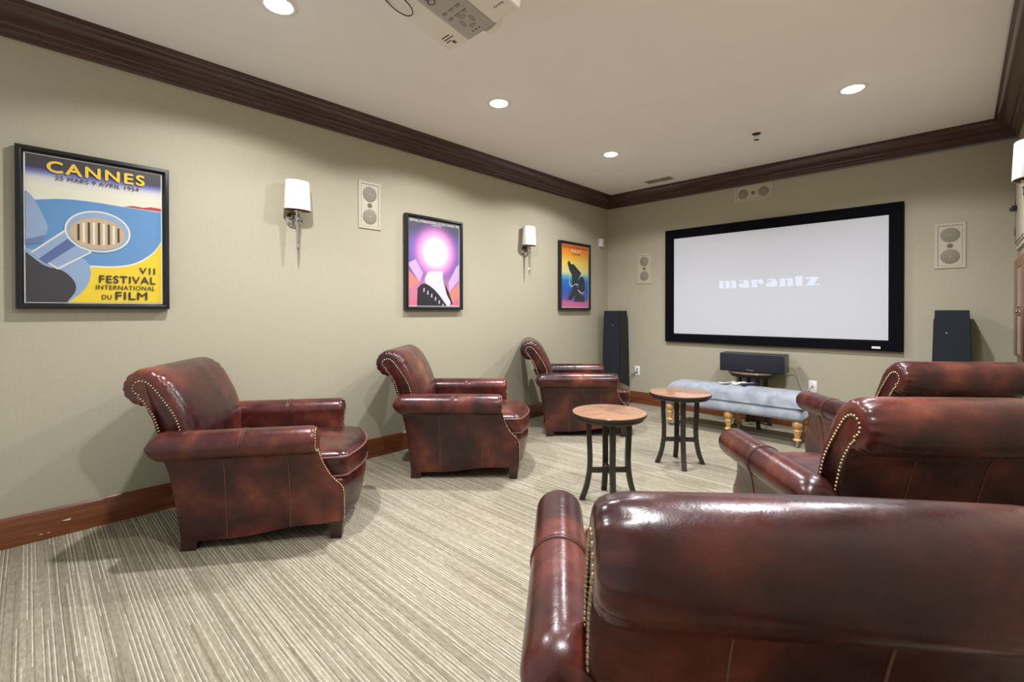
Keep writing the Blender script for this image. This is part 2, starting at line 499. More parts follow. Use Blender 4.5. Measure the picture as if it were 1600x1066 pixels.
# ------------------------------------------------------------------ recessed downlights
DL = [(1.01, -1.546, 'recessed ceiling downlight near the screen, above the farthest armchair by the posters'),
      (1.02, -3.09, 'recessed ceiling downlight above the middle poster with the pale glow'),
      (1.01, -4.63, 'recessed ceiling downlight cut by the top edge, above the blue and yellow poster'),
      (2.94, -1.546, 'recessed ceiling downlight on the screen side, beside the fire sprinkler and right crown'),
      (2.94, -3.09, 'recessed ceiling downlight above the middle armchair of the right row'),
      (2.94, -4.63, 'recessed ceiling downlight above the large foreground armchair')]
def downlight():
    t = thing('recessed_downlight', DL[0][2], 'ceiling light', (0, 0, H), 0, 'recessed ceiling downlights')
    mb = MB(); mb.lathe([(.062, -.002), (.066, -.006), (.078, -.006), (.086, -.003), (.088, 0.0)], n=40); mb.build('trim_ring', M['plate'], t)
    mb = MB(); mb.lathe([(.064, -.001), (.062, -.006), (.05, -.013), (.03, -.018), (.001, -.019)], n=32); mb.build('bulb', M['bulb'], t)
    li = bpy.data.lights.new('downlight_lamp', 'AREA')
    li.shape = 'DISK'; li.size = 0.085; li.energy = LAMP_POWER; li.color = LAMP_COLOR
    # photometric profile of the can: intensity falls with the cosine and is cut off by the reflector rim
    li.use_nodes = True
    nt = li.node_tree; em = nt.nodes['Emission']
    ge = nt.nodes.new('ShaderNodeNewGeometry'); dt = nt.nodes.new('ShaderNodeVectorMath'); dt.operation = 'DOT_PRODUCT'
    ab = nt.nodes.new('ShaderNodeMath'); ab.operation = 'ABSOLUTE'
    mr = nt.nodes.new('ShaderNodeMapRange'); mr.interpolation_type = 'SMOOTHSTEP'
    mr.inputs['From Min'].default_value = math.cos(R(LAMP_CUT[1])); mr.inputs['From Max'].default_value = math.cos(R(LAMP_CUT[0]))
    mu = nt.nodes.new('ShaderNodeMath'); mu.operation = 'MULTIPLY'
    pw = nt.nodes.new('ShaderNodeMath'); pw.operation = 'POWER'; pw.inputs[1].default_value = 0.65
    nt.links.new(ge.outputs['Incoming'], dt.inputs[0]); nt.links.new(ge.outputs['Normal'], dt.inputs[1]); nt.links.new(dt.outputs['Value'], ab.inputs[0])
    nt.links.new(ab.outputs[0], mr.inputs['Value']); nt.links.new(mr.outputs[0], mu.inputs[0]); nt.links.new(ab.outputs[0], pw.inputs[0]); nt.links.new(pw.outputs[0], mu.inputs[1])
    nt.links.new(mu.outputs[0], em.inputs['Strength'])
    lo = bpy.data.objects.new('downlight_lamp', li); COL.objects.link(lo); lo.parent = t; lo.location = (0, 0, -.024)
    return t
proto = downlight()
for i, (x, y, lab) in enumerate(DL):
    o = proto if i == 0 else copy_tree(proto)
    o.location = (x, y, H); o['label'] = lab

# ------------------------------------------------------------------ leather club chair
ARM_XF = [(.05, .772), (.10, .776), (.24, .776), (.275, .770), (.31, .742), (.345, .712), (.40, .682), (.45, .664), (.50, .656), (.56, .660), (.60, .656), (.63, .65)]
ARM_XR = [(.05, 0.0), (.20, -.015), (.35, -.032), (.46, -.05), (.49, -.055)]
def bottom_z(x):
    return .048 + .040 * smoothstep(.20, .62, x)
def arm_section():
    out = [(.322, .05), (.324, .09), (.327, .15), (.332, .22), (.337, .275), (.341, .31), (.346, .345), (.353, .40), (.362, .44), (.371, .462), (.377, .474)]
    na = 22
    for k in range(na + 1):
        a = R(-105 + (300) * k / na)
        out.append((.388 + .073 * math.cos(a), .548 + .0715 * math.sin(a)))
    out += [(.315, .50), (.314, .45), (.313, .40), (.306, .345), (.302, .31), (.297, .275), (.293, .22), (.288, .15), (.286, .09), (.285, .05)]
    return out
def chair_arm(side):
    sec = arm_section(); K = len(sec)
    i0, i1 = 10, K - 10
    def station(t, inset_r, inset_p):
        ring = []
        for i, (y, z) in enumerate(sec):
            roll = i0 <= i < i1
            if roll:
                xr = -.112 + .02 * abs(math.sin((z - .548) / .0715)) ; xf = lerp_tab(ARM_XF, z)
            else:
                xr = lerp_tab(ARM_XR, z); xf = lerp_tab(ARM_XF, z)
            x = xr + (xf - xr) * t
            if roll:
                yy = .388 + (y - .388) * (1 - inset_r); zz = .548 + (z - .548) * (1 - inset_r)
            else:
                mid_ = lerp_tab([(.05, .303), (.275, .317), (.474, .345)], z); yy = mid_ + (y - mid_) * (1 - inset_p); zz = z
            if z < .16:
                zz = z + (bottom_z(x) - .05) * (1 - (z - .05) / .11)
            ring.append((x, yy * side, zz))
        return ring
    L = .76
    sts = []
    for d in (0, .001, .004, .009, .016, .026, .038, .052, .066):
        u = d / .066; e = 1 - math.sqrt(max(0, 1 - (1 - u) ** 2))
        sts.append((d / L, .66 * e, .22 * e))
    mid = [(x, 0, 0) for x in (.15, .22, .30, .38, .46, .53, .552, .566, .580, .60, .66, .74, .83, .90)]
    for i, m in enumerate(mid):
        if abs(m[0] - .566) < .001: mid[i] = (m[0], .03, 0)
    end = []
    for d in (.030, .020, .011, .005, .0):
        u = d / .030; e = 1 - math.sqrt(max(0, 1 - (1 - u) ** 2))
        end.append((1 - d / L, .20 * e, .35 * e))
    mb = MB()
    rings = [station(*s) for s in sts + mid + end]
    vs = mb.loft(rings, True)
    for ring, flip in ((vs[0], 1), (vs[-1], 0)):
        for i in range(K // 2 - 1):
            q = (ring[i], ring[i + 1], ring[K - 2 - i], ring[K - 1 - i])
            try: mb.b.faces.new(q)
            except ValueError: pass
        if K % 2:
            m = K // 2
            try: mb.b.faces.new((ring[m - 1], ring[m], ring[m + 1]))
            except ValueError: pass
    # vertical stitched seams on the outer panel and a double seam over the roll
    for x in (.212, .512):
        pts = [((lerp_tab(ARM_XR, z) * 0 + x), side * (lerp_tab([(.05, .322), (.09, .324), (.15, .327), (.22, .332), (.275, .337), (.345, .346), (.40, .353), (.44, .362), (.474, .377)], z) + .0006), z + (bottom_z(x) - .05) * max(0, 1 - (z - .05) / .11) if z < .16 else z) for z in (.055, .10, .16, .22, .28, .34, .40, .44, .468)]
        mb.tube(pts, .0028, 6, mat=1)
    for dx in (-.007, .007):
        pts = [(.322 + dx, side * (.388 + .0748 * math.cos(R(a))), .548 + .0733 * math.sin(R(a))) for a in range(-80, 176, 8)]
        mb.tube(pts, .0016, 6, mat=1)
    return mb
def arm_nails(side):
    sec = arm_section(); K = len(sec)
    pts = []
    for i in range(0, 26):
        y, z = sec[i]; yi, zi = sec[K - 1 - i]
        roll = i >= 10
        x = lerp_tab(ARM_XF, z)
        if roll:
            yy = .388 + (y - .388) * .80; zz = .548 + (z - .548) * .80
        else:
            yy = y + (yi - y) * .17; zz = z
        if z < .16: zz = z + (bottom_z(x) - .05) * (1 - (z - .05) / .11) + .006
        pts.append((x + .001, side * yy, zz))
    mb = MB()
    sm = catmull(pts, 4)
    rs = resample(sm, .0135)
    for i, p in enumerate(rs):
        a = rs[max(0, i - 1)]; c = rs[min(len(rs) - 1, i + 1)]
        t = (c - a).normalized()
        n = Vector((1, 0, 0)) - t * t.x
        mb.dome(p, n, .0058, .0045, 7)
    return mb
BACKP = [(.085, .30), (.075, .40), (.060, .47), (.050, .545), (.036, .62), (.012, .70), (-.022, .772), (-.058, .835), (-.090, .878), (-.131, .908), (-.177, .920), (-.2245, .907), (-.259, .8725), (-.272, .825),
         (-.259, .778), (-.2245, .744), (-.193, .731), (-.172, .732), (-.158, .728), (-.147, .705), (-.132, .675), (-.112, .61), (-.094, .55), (-.075, .47), (-.055, .35), (-.030, .20), (-.012, .055)]
def back_profile():
    fine = catmull(BACKP, 5)   # 5 samples per control point
    pts = [Vector((p[0] + .012, p[1])) for p in fine]
    nr = []
    for i in range(len(pts)):
        t = (pts[min(i + 1, len(pts) - 1)] - pts[max(i - 1, 0)]).normalized()
        nr.append(Vector((t.y, -t.x)))         # outward for a path that climbs the front and runs down the rear
    for i, (p, n) in enumerate(zip(pts, nr)):
        pass
    w = []
    ci = 18 * 5
    for i in range(len(pts)):
        if i <= ci - 12: w.append(.66 + .34 * smoothstep(20, 38, i))
        elif i <= ci + 2: w.append(1.0 - .92 * (i - ci + 12) / 14)
        else: w.append(.08)
    arc = [0]
    for a, c in zip(pts, pts[1:]): arc.append(arc[-1] + (c - a).length)
    return pts, nr, w, arc
BS = .341
def chair_back():
    pts, nr, w, arc = back_profile()
    mb = MB()
    ys = [.341, .3407, .3398, .338, .3345, .329, .321, .311, .300, .287, .270, .23, .15, .08, 0]
    ys = ys + [-y for y in reversed(ys[:-1])]
    rings = []
    for y in ys:
        ay = abs(y)
        u = max(0, min(1, (ay - .265) / .076))
        d = .052 * (1 - math.sqrt(max(0, 1 - u * u)))
        crown = .020 * (1 - (y / .341) ** 2)
        ring = []
        for i, (p, n) in enumerate(zip(pts, nr)):
            z = p.y
            off = -d * w[i]
            front = smoothstep(.36, .50, z) if i < 60 else 0
            if i < 50: off += crown * front * smoothstep(50, 38, i) if False else crown * front * (1 - smoothstep(34, 50, i))
            if .9 > u > .12 and i < 88:
                off -= .0055 * math.sin(u * PI) ** .7 * (0.5 + .5 * math.sin(arc[i] * 150 + 1.2 * math.sin(arc[i] * 37) + (1.3 if y > 0 else 0))) ** 3 * smoothstep(22, 40, i)
            q = p + n * off
            bulge = .016 * math.sin(u * PI) * smoothstep(22, 38, i) * (1 - smoothstep(82, 90, i))
            ring.append((q.x, y * (.86 + .14 * smoothstep(.49, .60, z)) + (bulge if y > 0 else -bulge), q.y))
        rings.append(ring)
    vs = mb.loft(rings, True)
    mb.b.faces.new(vs[0]); mb.b.faces.new(list(reversed(vs[-1])))
    for y in (-.118, .118):
        line = [(p.x - .0005, y, p.y) for p in pts[94:]]
        mb.tube(line, .0028, 6, mat=1)
    return mb
def back_nails(side):
    pts, nr, w, arc = back_profile()
    line = []
    for i, (p, n) in enumerate(zip(pts, nr)):
        if i > 112: break
        if i < 12: continue
        dd = .052 * w[i] + (.008 if i < 92 else .010)
        q = p - n * dd
        line.append((q.x, side * BS, q.y))
    # drop self-crossing points around the crease
    keep = [l for k, l in enumerate(line) if not (86 <= k + 12 <= 94)]
    mb = MB()
    for p in resample(keep, .0150):
        mb.dome(p, (0, side, 0), .0063, .005, 8)
    return mb
def outline(hw, x0, xf, bow, rc, n=10):
    """plan outline of a bow-fronted block, counter-clockwise"""
    pts = []
    for k in range(n + 1):
        a = -PI / 2 + (PI / 2) * k / n
        pts.append((xf - rc + rc * math.cos(a), -hw + rc + rc * math.sin(a)))
    for k in range(1, 12):
        y = (-hw + rc) + 2 * (hw - rc) * k / 12
        pts.append((xf + bow * (1 - (y / (hw - rc)) ** 2), y))
    for k in range(n + 1):
        a = (PI / 2) * k / n
        pts.append((xf - rc + rc * math.cos(a), hw - rc + rc * math.sin(a)))
    for k in range(1, 8): pts.append((xf - rc + (x0 - xf + rc) * k / 8, hw))
    pts.append((x0, hw))
    for k in range(1, 8): pts.append((x0, hw - 2 * hw * k / 8))
    pts.append((x0, -hw))
    for k in range(1, 8): pts.append((x0 + (xf - rc - x0) * k / 8, -hw))
    return pts
def chair_cushion():
    o = outline(.304, .05, .800, .050, .055)
    cx, cy = .44, 0
    mb = MB()
    def ring(s, z, dx=0): return [(cx + (x - cx) * s + dx * (1 if x > .7 else 0), cy + (y - cy) * s, z) for x, y in o]
    rings = [ring(.90, .312), ring(.975, .316), ring(.993, .326), ring(1.003, .345), ring(1.01, .375), ring(1.004, .405), ring(.993, .424), ring(.975, .436), ring(.93, .447), ring(.84, .459), ring(.70, .468), ring(.5, .475), ring(.28, .478), ring(.08, .479)]
    mb.loft(rings, True, True, True)
    for z, s in ((.326, .996), (.424, .996)):
        mb.tube(ring(s, z), .0062, 8, True, mat=1)
    return mb
def chair_base():
    mb = MB()
    def ring(dx, z, hw=.312): return [(x + (dx if x > .3 else 0), y, z) for x, y in outline(hw, .03, .772, .066, .03)]
    rings = [ring(-.045, .080), ring(-.030, .088), ring(-.020, .12), ring(-.004, .20), ring(.004, .255), ring(.002, .295), ring(-.008, .312), ring(-.03, .318)]
    mb.loft(rings, True, True, True)
    return mb
def chair_leg(front, side):
    mb = MB()
    if front:
        y = .289; h = .094
        rings = [[(.735 + sx * s, side * y + sy * s, z) for sx, sy in ((-1, -1), (1, -1), (1, 1), (-1, 1))] for s, z in ((.0255, 0), (.027, .003), (.034, h))]
    else:
        y = .285; h = .056
        rings = [[(.036 + sx * s - dx, side * y + sy * s, z) for sx, sy in ((-1, -1), (1, -1), (1, 1), (-1, 1))] for s, z, dx in ((.034, 0, .006), (.034, .003, .006), (.036, .03, .001), (.037, h, 0))]
    mb.loft(rings, True, True, True)
    return mb
def make_chair():
    t = thing('leather_armchair', '', 'armchair', (0, 0, 0), 0, 'burgundy leather club armchairs')
    for s in (1, -1):
        a = chair_arm(s).build('arm', [M['leather'], M['seam']], t, 50)
        arm_nails(s).build('nailhead_trim', M['brass'], a, 60, fix=False)
    bk = chair_back().build('backrest', [M['leather'], M['seam']], t, 50)
    for s in (1, -1):
        back_nails(s).build('nailhead_trim', M['brass'], bk, 60, fix=False)
    chair_base().build('seat_base', M['leather'], t, 50)
    chair_cushion().build('seat_cushion', [M['leather'], M['welt']], t, 50)
    for f in (1, 0):
        for s in (1, -1): chair_leg(f, s).build('leg', M['leg_wood'], t, 25)
    return t
CHAIRS = [(.429, -4.802, 54.3, 'burgundy leather armchair below the blue and yellow poster, nearest of the left wall row'),
          (.433, -3.375, 42.29, 'burgundy leather armchair below the purple poster, middle of the left wall row'),
          (.419, -1.840, 42.21, 'burgundy leather armchair before the corner tower speaker, its side overlapped by the nearer round table'),
          (3.381, -1.828, 129.13, 'burgundy leather armchair seen from behind, beside the blue bench end'),
          (3.382, -3.305, 130.85, 'burgundy leather armchair seen from behind, middle of the right row of three'),
          (3.244, -4.574, 128.3, 'large burgundy leather armchair seen from behind, filling the bottom right corner')]
chair = make_chair()
for i, (x, y, a, lab) in enumerate(CHAIRS):
    o = chair if i == 0 else copy_tree(chair)
    o.location = (x, y, 0); o.rotation_euler = (0, 0, R(a)); o['label'] = lab

# ------------------------------------------------------------------ round side tables
def make_table():
    t = thing('round_side_table', '', 'side table', (0, 0, 0), 0, 'round side tables with iron legs')
    mb = MB(); mb.lathe([(.001, .5645), (.222, .5645), (.2285, .5635), (.2305, .560)], n=64); mb.lathe([(.2305, .560), (.232, .556), (.232, .546), (.229, .542), (.21, .541)], n=64, mat=1)
    mb.build('table_top', [M['tabletop'], M['iron']], t, 40)
    mb = MB(); mb.lathe([(.19, .541), (.216, .541), (.218, .536), (.216, .526), (.209, .519), (.19, .519)], n=64); mb.lathe([(.19, .519), (.001, .521)], n=64); mb.build('apron_ring', M['iron'], t, 40)
    for ang in (214, 126, 304.5, 38.5):
        mb = MB(); c, s = math.cos(R(ang)), math.sin(R(ang))
        prof = [(.128, .520), (.127, .44), (.124, .36), (.121, .29), (.121, .235), (.124, .19), (.131, .14), (.143, .085), (.160, .035), (.174, 0)]
        fine = catmull(prof, 4)
        rings = []
        for i, (r, z) in enumerate(fine):
            a0 = fine[max(0, i - 1)]; a1 = fine[min(len(fine) - 1, i + 1)]
            dr, dz = a1[0] - a0[0], a1[1] - a0[1]; q = math.hypot(dr, dz); nr_, nz_ = -dz / q, dr / q
            if i == len(fine) - 1: nr_, nz_ = 1, 0
            rings.append([(c * (r + nr_ * u) - s * v, s * (r + nr_ * u) + c * v, z + nz_ * u) for u, v in ((-.015, -.017), (.015, -.017), (.015, .017), (-.015, .017))])
        mb.loft(rings, True, True, True); mb.build('leg', M['iron'], t, 30)
    mb = MB()
    for ang in (38.5, 126):
        m2 = MB(); m2.box(-.118, .118, -.011, .011, .176, .208, .002)
        m2.xf(Matrix.Rotation(R(ang), 4, 'Z'))
        tmp = bpy.data.meshes.new('t'); m2.b.to_mesh(tmp); m2.b.free(); mb.b.from_mesh(tmp); bpy.data.meshes.remove(tmp)
    mb.build('cross_stretcher', M['iron'], t, 30)
    return t
TABLES = [(1.878, -2.955, 'round copper-topped side table on carpet, nearer the camera of the two before the bench'),
          (1.898, -1.960, 'round copper-topped side table standing just in front of the blue bench'),
          (1.917, -.236, 'round side table behind the bench carrying the centre loudspeaker')]
tab = make_table()
for i, (x, y, lab) in enumerate(TABLES):
    o = tab if i == 0 else copy_tree(tab)
    o.location = (x, y, 0); o['label'] = lab
    o.rotation_euler = (0, 0, R((7.5, 0, 0)[i]))

# ------------------------------------------------------------------ upholstered bench
def make_bench():
    x0, x1, y0, y1 = 1.235, 2.515, -.885, -.472
    t = thing('upholstered_bench', 'long powder blue tufted bench on turned wooden legs below the screen', 'bench', ((x0 + x1) / 2, (y0 + y1) / 2, 0))
    hx, hy = (x1 - x0) / 2, (y1 - y0) / 2
    def ring(ax, ay, z, rc=.05, n=8):
        pts = []
        for qx, qy, a0 in ((1, -1, -90), (1, 1, 0), (-1, 1, 90), (-1, -1, 180)):
            for k in range(n + 1):
                a = R(a0 + 90 * k / n)
                pts.append((qx * (ax - rc) + rc * math.cos(a), qy * (ay - rc) + rc * math.sin(a), z))
        return pts
    mb = MB()
    mb.loft([ring(hx - .035, hy - .035, .238, .03), ring(hx - .012, hy - .012, .240, .04), ring(hx - .006, hy - .006, .262), ring(hx - .010, hy - .010, .300), ring(hx - .022, hy - .022, .332), ring(hx - .03, hy - .03, .345)], True, True, True)
    mb.build('apron', M['blue'], t, 50)
    # cushion: grid with tufts
    NX, NY = 72, 28
    mb = MB()
    tuft = []
    for r_ in range(3):
        for c_ in range(7 - (r_ % 2)):
            tuft.append((-hx + .16 + (c_ + .5 * (r_ % 2)) * (2 * hx - .32) / 6, (-.13, 0, .13)[r_]))
    g = []
    for i in range(NX + 1):
        col_ = []
        for j in range(NY + 1):
            u = -1 + 2 * i / NX; v = -1 + 2 * j / NY
            x = (hx - .012) * u; y = (hy - .012) * v
            ex = max(0.0, 1 - abs(u) ** 16); ey = max(0.0, 1 - abs(v) ** 5)
            z = .345 + .128 * (ex ** .5) * (ey ** .55)
            for tx, ty in tuft:
                z -= .010 * math.exp(-((x - tx) ** 2 + (y - ty) ** 2) / .0009) + .004 * math.exp(-((x - tx) ** 2 + (y - ty) ** 2) / .006)
            col_.append(mb.b.verts.new((x, y, z)))
        g.append(col_)
    for i in range(NX):
        for j in range(NY): mb.b.faces.new((g[i][j], g[i + 1][j], g[i + 1][j + 1], g[i][j + 1]))
    mb.build('cushion', M['blue'], t, 80)
    for z, d, sp in ((.343, .020, .017), (.252, .0075, .017)):
        mb = MB()
        path = [(-hx + d, -hy + d, z), (hx - d, -hy + d, z), (hx - d, hy - d, z), (-hx + d, hy - d, z), (-hx + d, -hy + d, z)]
        for a, c in zip(path, path[1:]):
            n = Vector((c[1] - a[1], a[0] - c[0], 0))
            for p in resample([a, c], sp): mb.dome(p, n, .0055, .004, 6)
        mb.build('nailhead_trim', M['bluenail'], t, 60, fix=False)
    for lx in (-hx + .05, .0, hx - .06):
        for ly in (-hy + .055, hy - .065):
            mb = MB(); mb.lathe([(.018, .052), (.030, .058), (.034, .066), (.030, .074), (.020, .080), (.022, .095), (.030, .130), (.034, .150), (.026, .158), (.022, .163), (.036, .178), (.043, .198), (.038, .222), (.024, .236), (.020, .242)], lx, ly, 24)
            lg = mb.build('leg', M['pine'], t, 40)
            mb = MB(); mb.lathe([(.012, .052), (.012, .034), (.006, .034)], lx, ly, 12)
            mb.lathe([(.001, lx - .008), (.015, lx - .008), (.018, lx - .005), (.018, lx + .005), (.015, lx + .008), (.001, lx + .008)], ly - .006, .018, 16, axis='x')
            mb.build('caster', M['nickel'], lg, 40)
    return t
make_bench()

# remote controls resting on the bench cushion
def remote(x, y, rz, L, wd, body, keys, label, z=.4735):
    t = thing('remote_control', label, 'remote control', (x, y, z), R(rz), 'remote controls on the bench')
    mb = MB(); mb.box(-L / 2, L / 2, -wd / 2, wd / 2, 0, .019, .006, 3); mb.build('shell', body, t, 40)
    mb = MB()
    for i in range(7):
        for j in (-1, 0, 1): mb.box(-L / 2 + .02 + i * (L - .05) / 7, -L / 2 + .02 + i * (L - .05) / 7 + .009, j * wd * .27 - .004, j * wd * .27 + .004, .0185, .021)
    mb.build('keypad', keys, t, 0)
    return t
ink('remote_grey', srgb(196, 194, 184)); ink('remote_white', srgb(232, 232, 226)); ink('remote_navy', srgb(34, 34, 62)); ink('remote_key', srgb(60, 60, 70)); ink('remote_key_light', srgb(170, 172, 200))
remote(1.800, -.648, 66, .19, .05, M['remote_grey'], M['remote_key'], 'light grey remote control with dark keys, leftmost on the blue bench')
remote(1.905, -.620, 72, .17, .05, M['remote_white'], M['remote_grey'], 'white remote control between the other two on the blue bench')
remote(1.990, -.600, 60, .18, .045, M['remote_navy'], M['remote_key_light'], 'dark navy remote control on the blue bench')

# ------------------------------------------------------------------ loudspeakers
def tower(name_label, mirror, loc):
    t = thing('tower_speaker', name_label, 'loudspeaker', loc, 0, 'black tower speakers')
    sg = -1 if mirror else 1
    def rect(xa, xb, ya, yb, z): return [(sg * xa, ya, z), (sg * xb, ya, z), (sg * xb, yb, z), (sg * xa, yb, z)]
    mb = MB(); mb.loft([rect(-.132, .132, -.125, .125, .03), rect(-.121, .119, -.125, .118, .70), rect(-.115, .110, -.125, .112, 1.128), rect(-.112, .107, -.125, .110, 1.136)], True, True, True)
    mb.loft([rect(-.106, .103, -.118, .105, 1.13), rect(-.104, .101, -.118, .104, 1.206)], True, True, True)
    mb.build('cabinet', M['black_side'], t, 30)
    mb = MB(); mb.loft([rect(-.128, .124, -.137, -.122, .05), rect(-.117, .113, -.137, -.122, .70), rect(-.105, .102, -.134, -.122, 1.203)], True, True, True); mb.build('front_grille', M['grille'], t, 30)
    mb = MB(); mb.box(-.15, .15, -.145, .14, 0, .032, .006); mb.build('plinth', M['black'], t, 30)
    mb = MB(); mb.lathe([(.001, -.1385), (.006, -.1385), (.006, -.134)], sg * .03, 1.02, 12, axis='y'); mb.build('badge', M['nickel'], t)
    return t
tl = tower('black tower speaker standing in the left corner beside the screen wall outlet', False, (.232, -.165, 0)); tl.rotation_euler = (0, 0, R(4))
tower('black tower speaker standing right of the screen, behind the right armchairs', True, (3.432, -.175, 0))

cs = thing('centre_speaker', 'wide black centre loudspeaker lying on the round table behind the bench', 'loudspeaker', (1.925, -.245, .5645), R(4.5))
M['satin'] = simple('satin_charcoal', srgb(58, 55, 48), 0.32, grain=0.1)
mb = MB(); mb.box(-.305, .305, -.10, .125, .004, .192, .004); mb.build('cabinet', M['satin'], cs, 30)
mb = MB(); mb.box(-.303, .290, -.118, -.099, .008, .189, .006); mb.build('front_grille', M['grille'], cs, 30)
for x in (-.13, .13):
    for y in (-.06, .09):
        mb = MB(); mb.lathe([(.012, 0), (.012, .005)], x, y, 10); mb.build('rubber_foot', M['black'], cs)
mb = MB(); text_into(mb, 'Mirage', .03, Matrix.Translation((-.045, -.1186, .018)) @ Matrix.Rotation(PI / 2, 4, 'X'), 0, .0004, (.075, .016), shear=.35); mb.build('badge', M['nickel'], cs, 0, fix=False)

def in_wall(label, loc, rot, wd, ht, horizontal=False):
    """built facing -Y in local axes, flush on a wall at local y=0"""
    t = thing('in_wall_speaker', label, 'wall speaker', loc, rot, 'cream speakers set into the walls')
    mb = MB()
    def fr(ix, y): return [(-wd / 2 + ix, y, -ht / 2 + ix), (wd / 2 - ix, y, -ht / 2 + ix), (wd / 2 - ix, y, ht / 2 - ix), (-wd / 2 + ix, y, ht / 2 - ix)]
    mb.loft([fr(0, 0), fr(0, -.006), fr(.004, -.009), fr(.020, -.009), fr(.023, -.004), fr(.023, 0)], True); mb.build('frame', M['cream'], t, 25)
    mb = MB(); mb.box(-wd / 2 + .0245, wd / 2 - .0245, -.0045, 0, -ht / 2 + .0245, ht / 2 - .0245, 0); mb.box(-wd / 2 + .02, wd / 2 - .02, -.002, 0, -ht / 2 + .02, ht / 2 - .02, 0, mat=1)
    mb.build('baffle', [M['cream'], M['cream_gap']], t, 0)
    long_ = max(wd, ht); r = min(wd, ht) / 2 - .038
    for s in (1, -1):
        px, pz = (s * (long_ / 2 - .040 - r), 0) if horizontal else (0, s * (long_ / 2 - .040 - r))
        mb = MB(); mb.lathe([(r, -.0045), (r, -.007), (r - .004, -.0085), (r * .5, -.011), (.001, -.012)], px, pz, 36, axis='y'); w_ = mb.build('woofer', M['cream_dark'], t, 50)
        mb = MB(); mb.lathe([(.006, -.0115), (.005, -.014), (.001, -.0145)], px, pz, 12, axis='y'); mb.build('centre_dome', M['cream'], w_, 50)
    mb = MB(); mb.lathe([(.020, -.0045), (.020, -.007), (.015, -.0075), (.013, -.006), (.008, -.009), (.001, -.010)], 0, 0, 24, axis='y', sx=1.0); mb.build('tweeter', M['cream_gap'], t, 50)
    return t
in_wall('cream in-wall speaker on the left wall between the first sconce and the purple poster', (0, -3.572, 2.064), R(90), .198, .385)
in_wall('narrow cream in-wall speaker on the screen wall, left of the screen near the corner', (.547, 0, 1.748), 0, .197, .388)
in_wall('cream in-wall speaker lying sideways above the screen, just under the crown moulding', (1.845, 0, 2.495), 0, .392, .182, True)
in_wall('cream in-wall speaker on the screen wall, right of the screen above the tower speaker', (3.417, 0, 1.762), 0, .200, .390)

# ------------------------------------------------------------------ projection screen
SX0, SX1, SZ0, SZ1 = .850, 3.1138, .8283, 2.190
IX0, IX1, IZ0, IZ1 = .9592, 3.0067, .9292, 2.0823
sc = thing('projection_screen', 'large projection screen with black velvet border showing a pale logo', 'projection screen', ((SX0 + SX1) / 2, -.001, (SZ0 + SZ1) / 2))
ox, oz = (SX0 + SX1) / 2, (SZ0 + SZ1) / 2
def fr(x0, x1, z0, z1, y): return [(x0 - ox, y, z0 - oz), (x1 - ox, y, z0 - oz), (x1 - ox, y, z1 - oz), (x0 - ox, y, z1 - oz)]
mb = MB(); mb.loft([fr(SX0 + .012, SX1 - .012, SZ0 + .012, SZ1 - .012, 0), fr(SX0 + .012, SX1 - .012, SZ0 + .012, SZ1 - .012, -.012), fr(SX0, SX1, SZ0, SZ1, -.014), fr(SX0, SX1, SZ0, SZ1, -.042), fr(SX0 + .004, SX1 - .004, SZ0 + .004, SZ1 - .004, -.045), fr(IX0 - .02, IX1 + .02, IZ0 - .02, IZ1 + .02, -.041), fr(IX0, IX1, IZ0, IZ1, -.031), fr(IX0, IX1, IZ0, IZ1, -.02)], True)
mb.build('border', M['velvet'], sc, 20)
mb = MB(); mb.box(IX0 - .004 - ox, IX1 + .004 - ox, -.030, -.012, IZ0 - .004 - oz, IZ1 + .004 - oz); mb.build('screen_fabric', M['screen'], sc, 0)
mb = MB(); mb.box(2.888 - ox, 2.952 - ox, -.0462, -.043, .850 - oz, .870 - oz); mb.build('badge', M['plate'], sc, 0)
# the heavy slab lettering of the projected logo, letter by letter on a unit grid (x-height 1)
def arcp(cx, cy, rx, ry, a0, a1, n=10): return [(cx + rx * math.cos(R(a0 + (a1 - a0) * k / n)), cy + ry * math.sin(R(a0 + (a1 - a0) * k / n))) for k in range(n + 1)]
def g_n(x, stems=2, wst=.62, gap=.22):
    L = []; tot = stems * wst + (stems - 1) * gap
    for s in range(stems):
        a = x + s * (wst + gap)
        L.append([(a, 0), (a + wst, 0), (a + wst, .80), (a + wst - .12, .97), (a + wst - .3, 1.0) if s else (a + wst, 1.0), (a + (.0 if s == 0 else -.10), 1.0 if s == 0 else .95), (a, .80)])
        L.append([(a - .07, 0), (a + wst + .07, 0), (a + wst + .07, .09), (a - .07, .09)])
        if s < stems - 1: L.append([(a + wst - .02, .78), (a + wst + gap + .05, .86), (a + wst + gap + .1, 1.0), (a + wst + .1, .97)])
    L.append([(x - .09, .90), (x + .1, .90), (x + .1, 1.0), (x - .09, 1.0)])
    return L, tot
def g_a(x):
    L = [arcp(x + .52, .30, .50, .31, 100, 300, 14) + [(x + .90, .0), (x + .90, .62)],
         [(x + .66, .0), (x + 1.32, 0), (x + 1.32, .70), (x + 1.18, .93), (x + .9, 1.02), (x + .66, 1.0)],
         [(x + 1.2, 0), (x + 1.42, 0), (x + 1.42, .09), (x + 1.2, .09)],
         [(x + .12, .74), (x + .30, .80), (x + .66, .86), (x + .9, 1.02), (x + .45, 1.0), (x + .10, .90)],]
    return L, 1.36
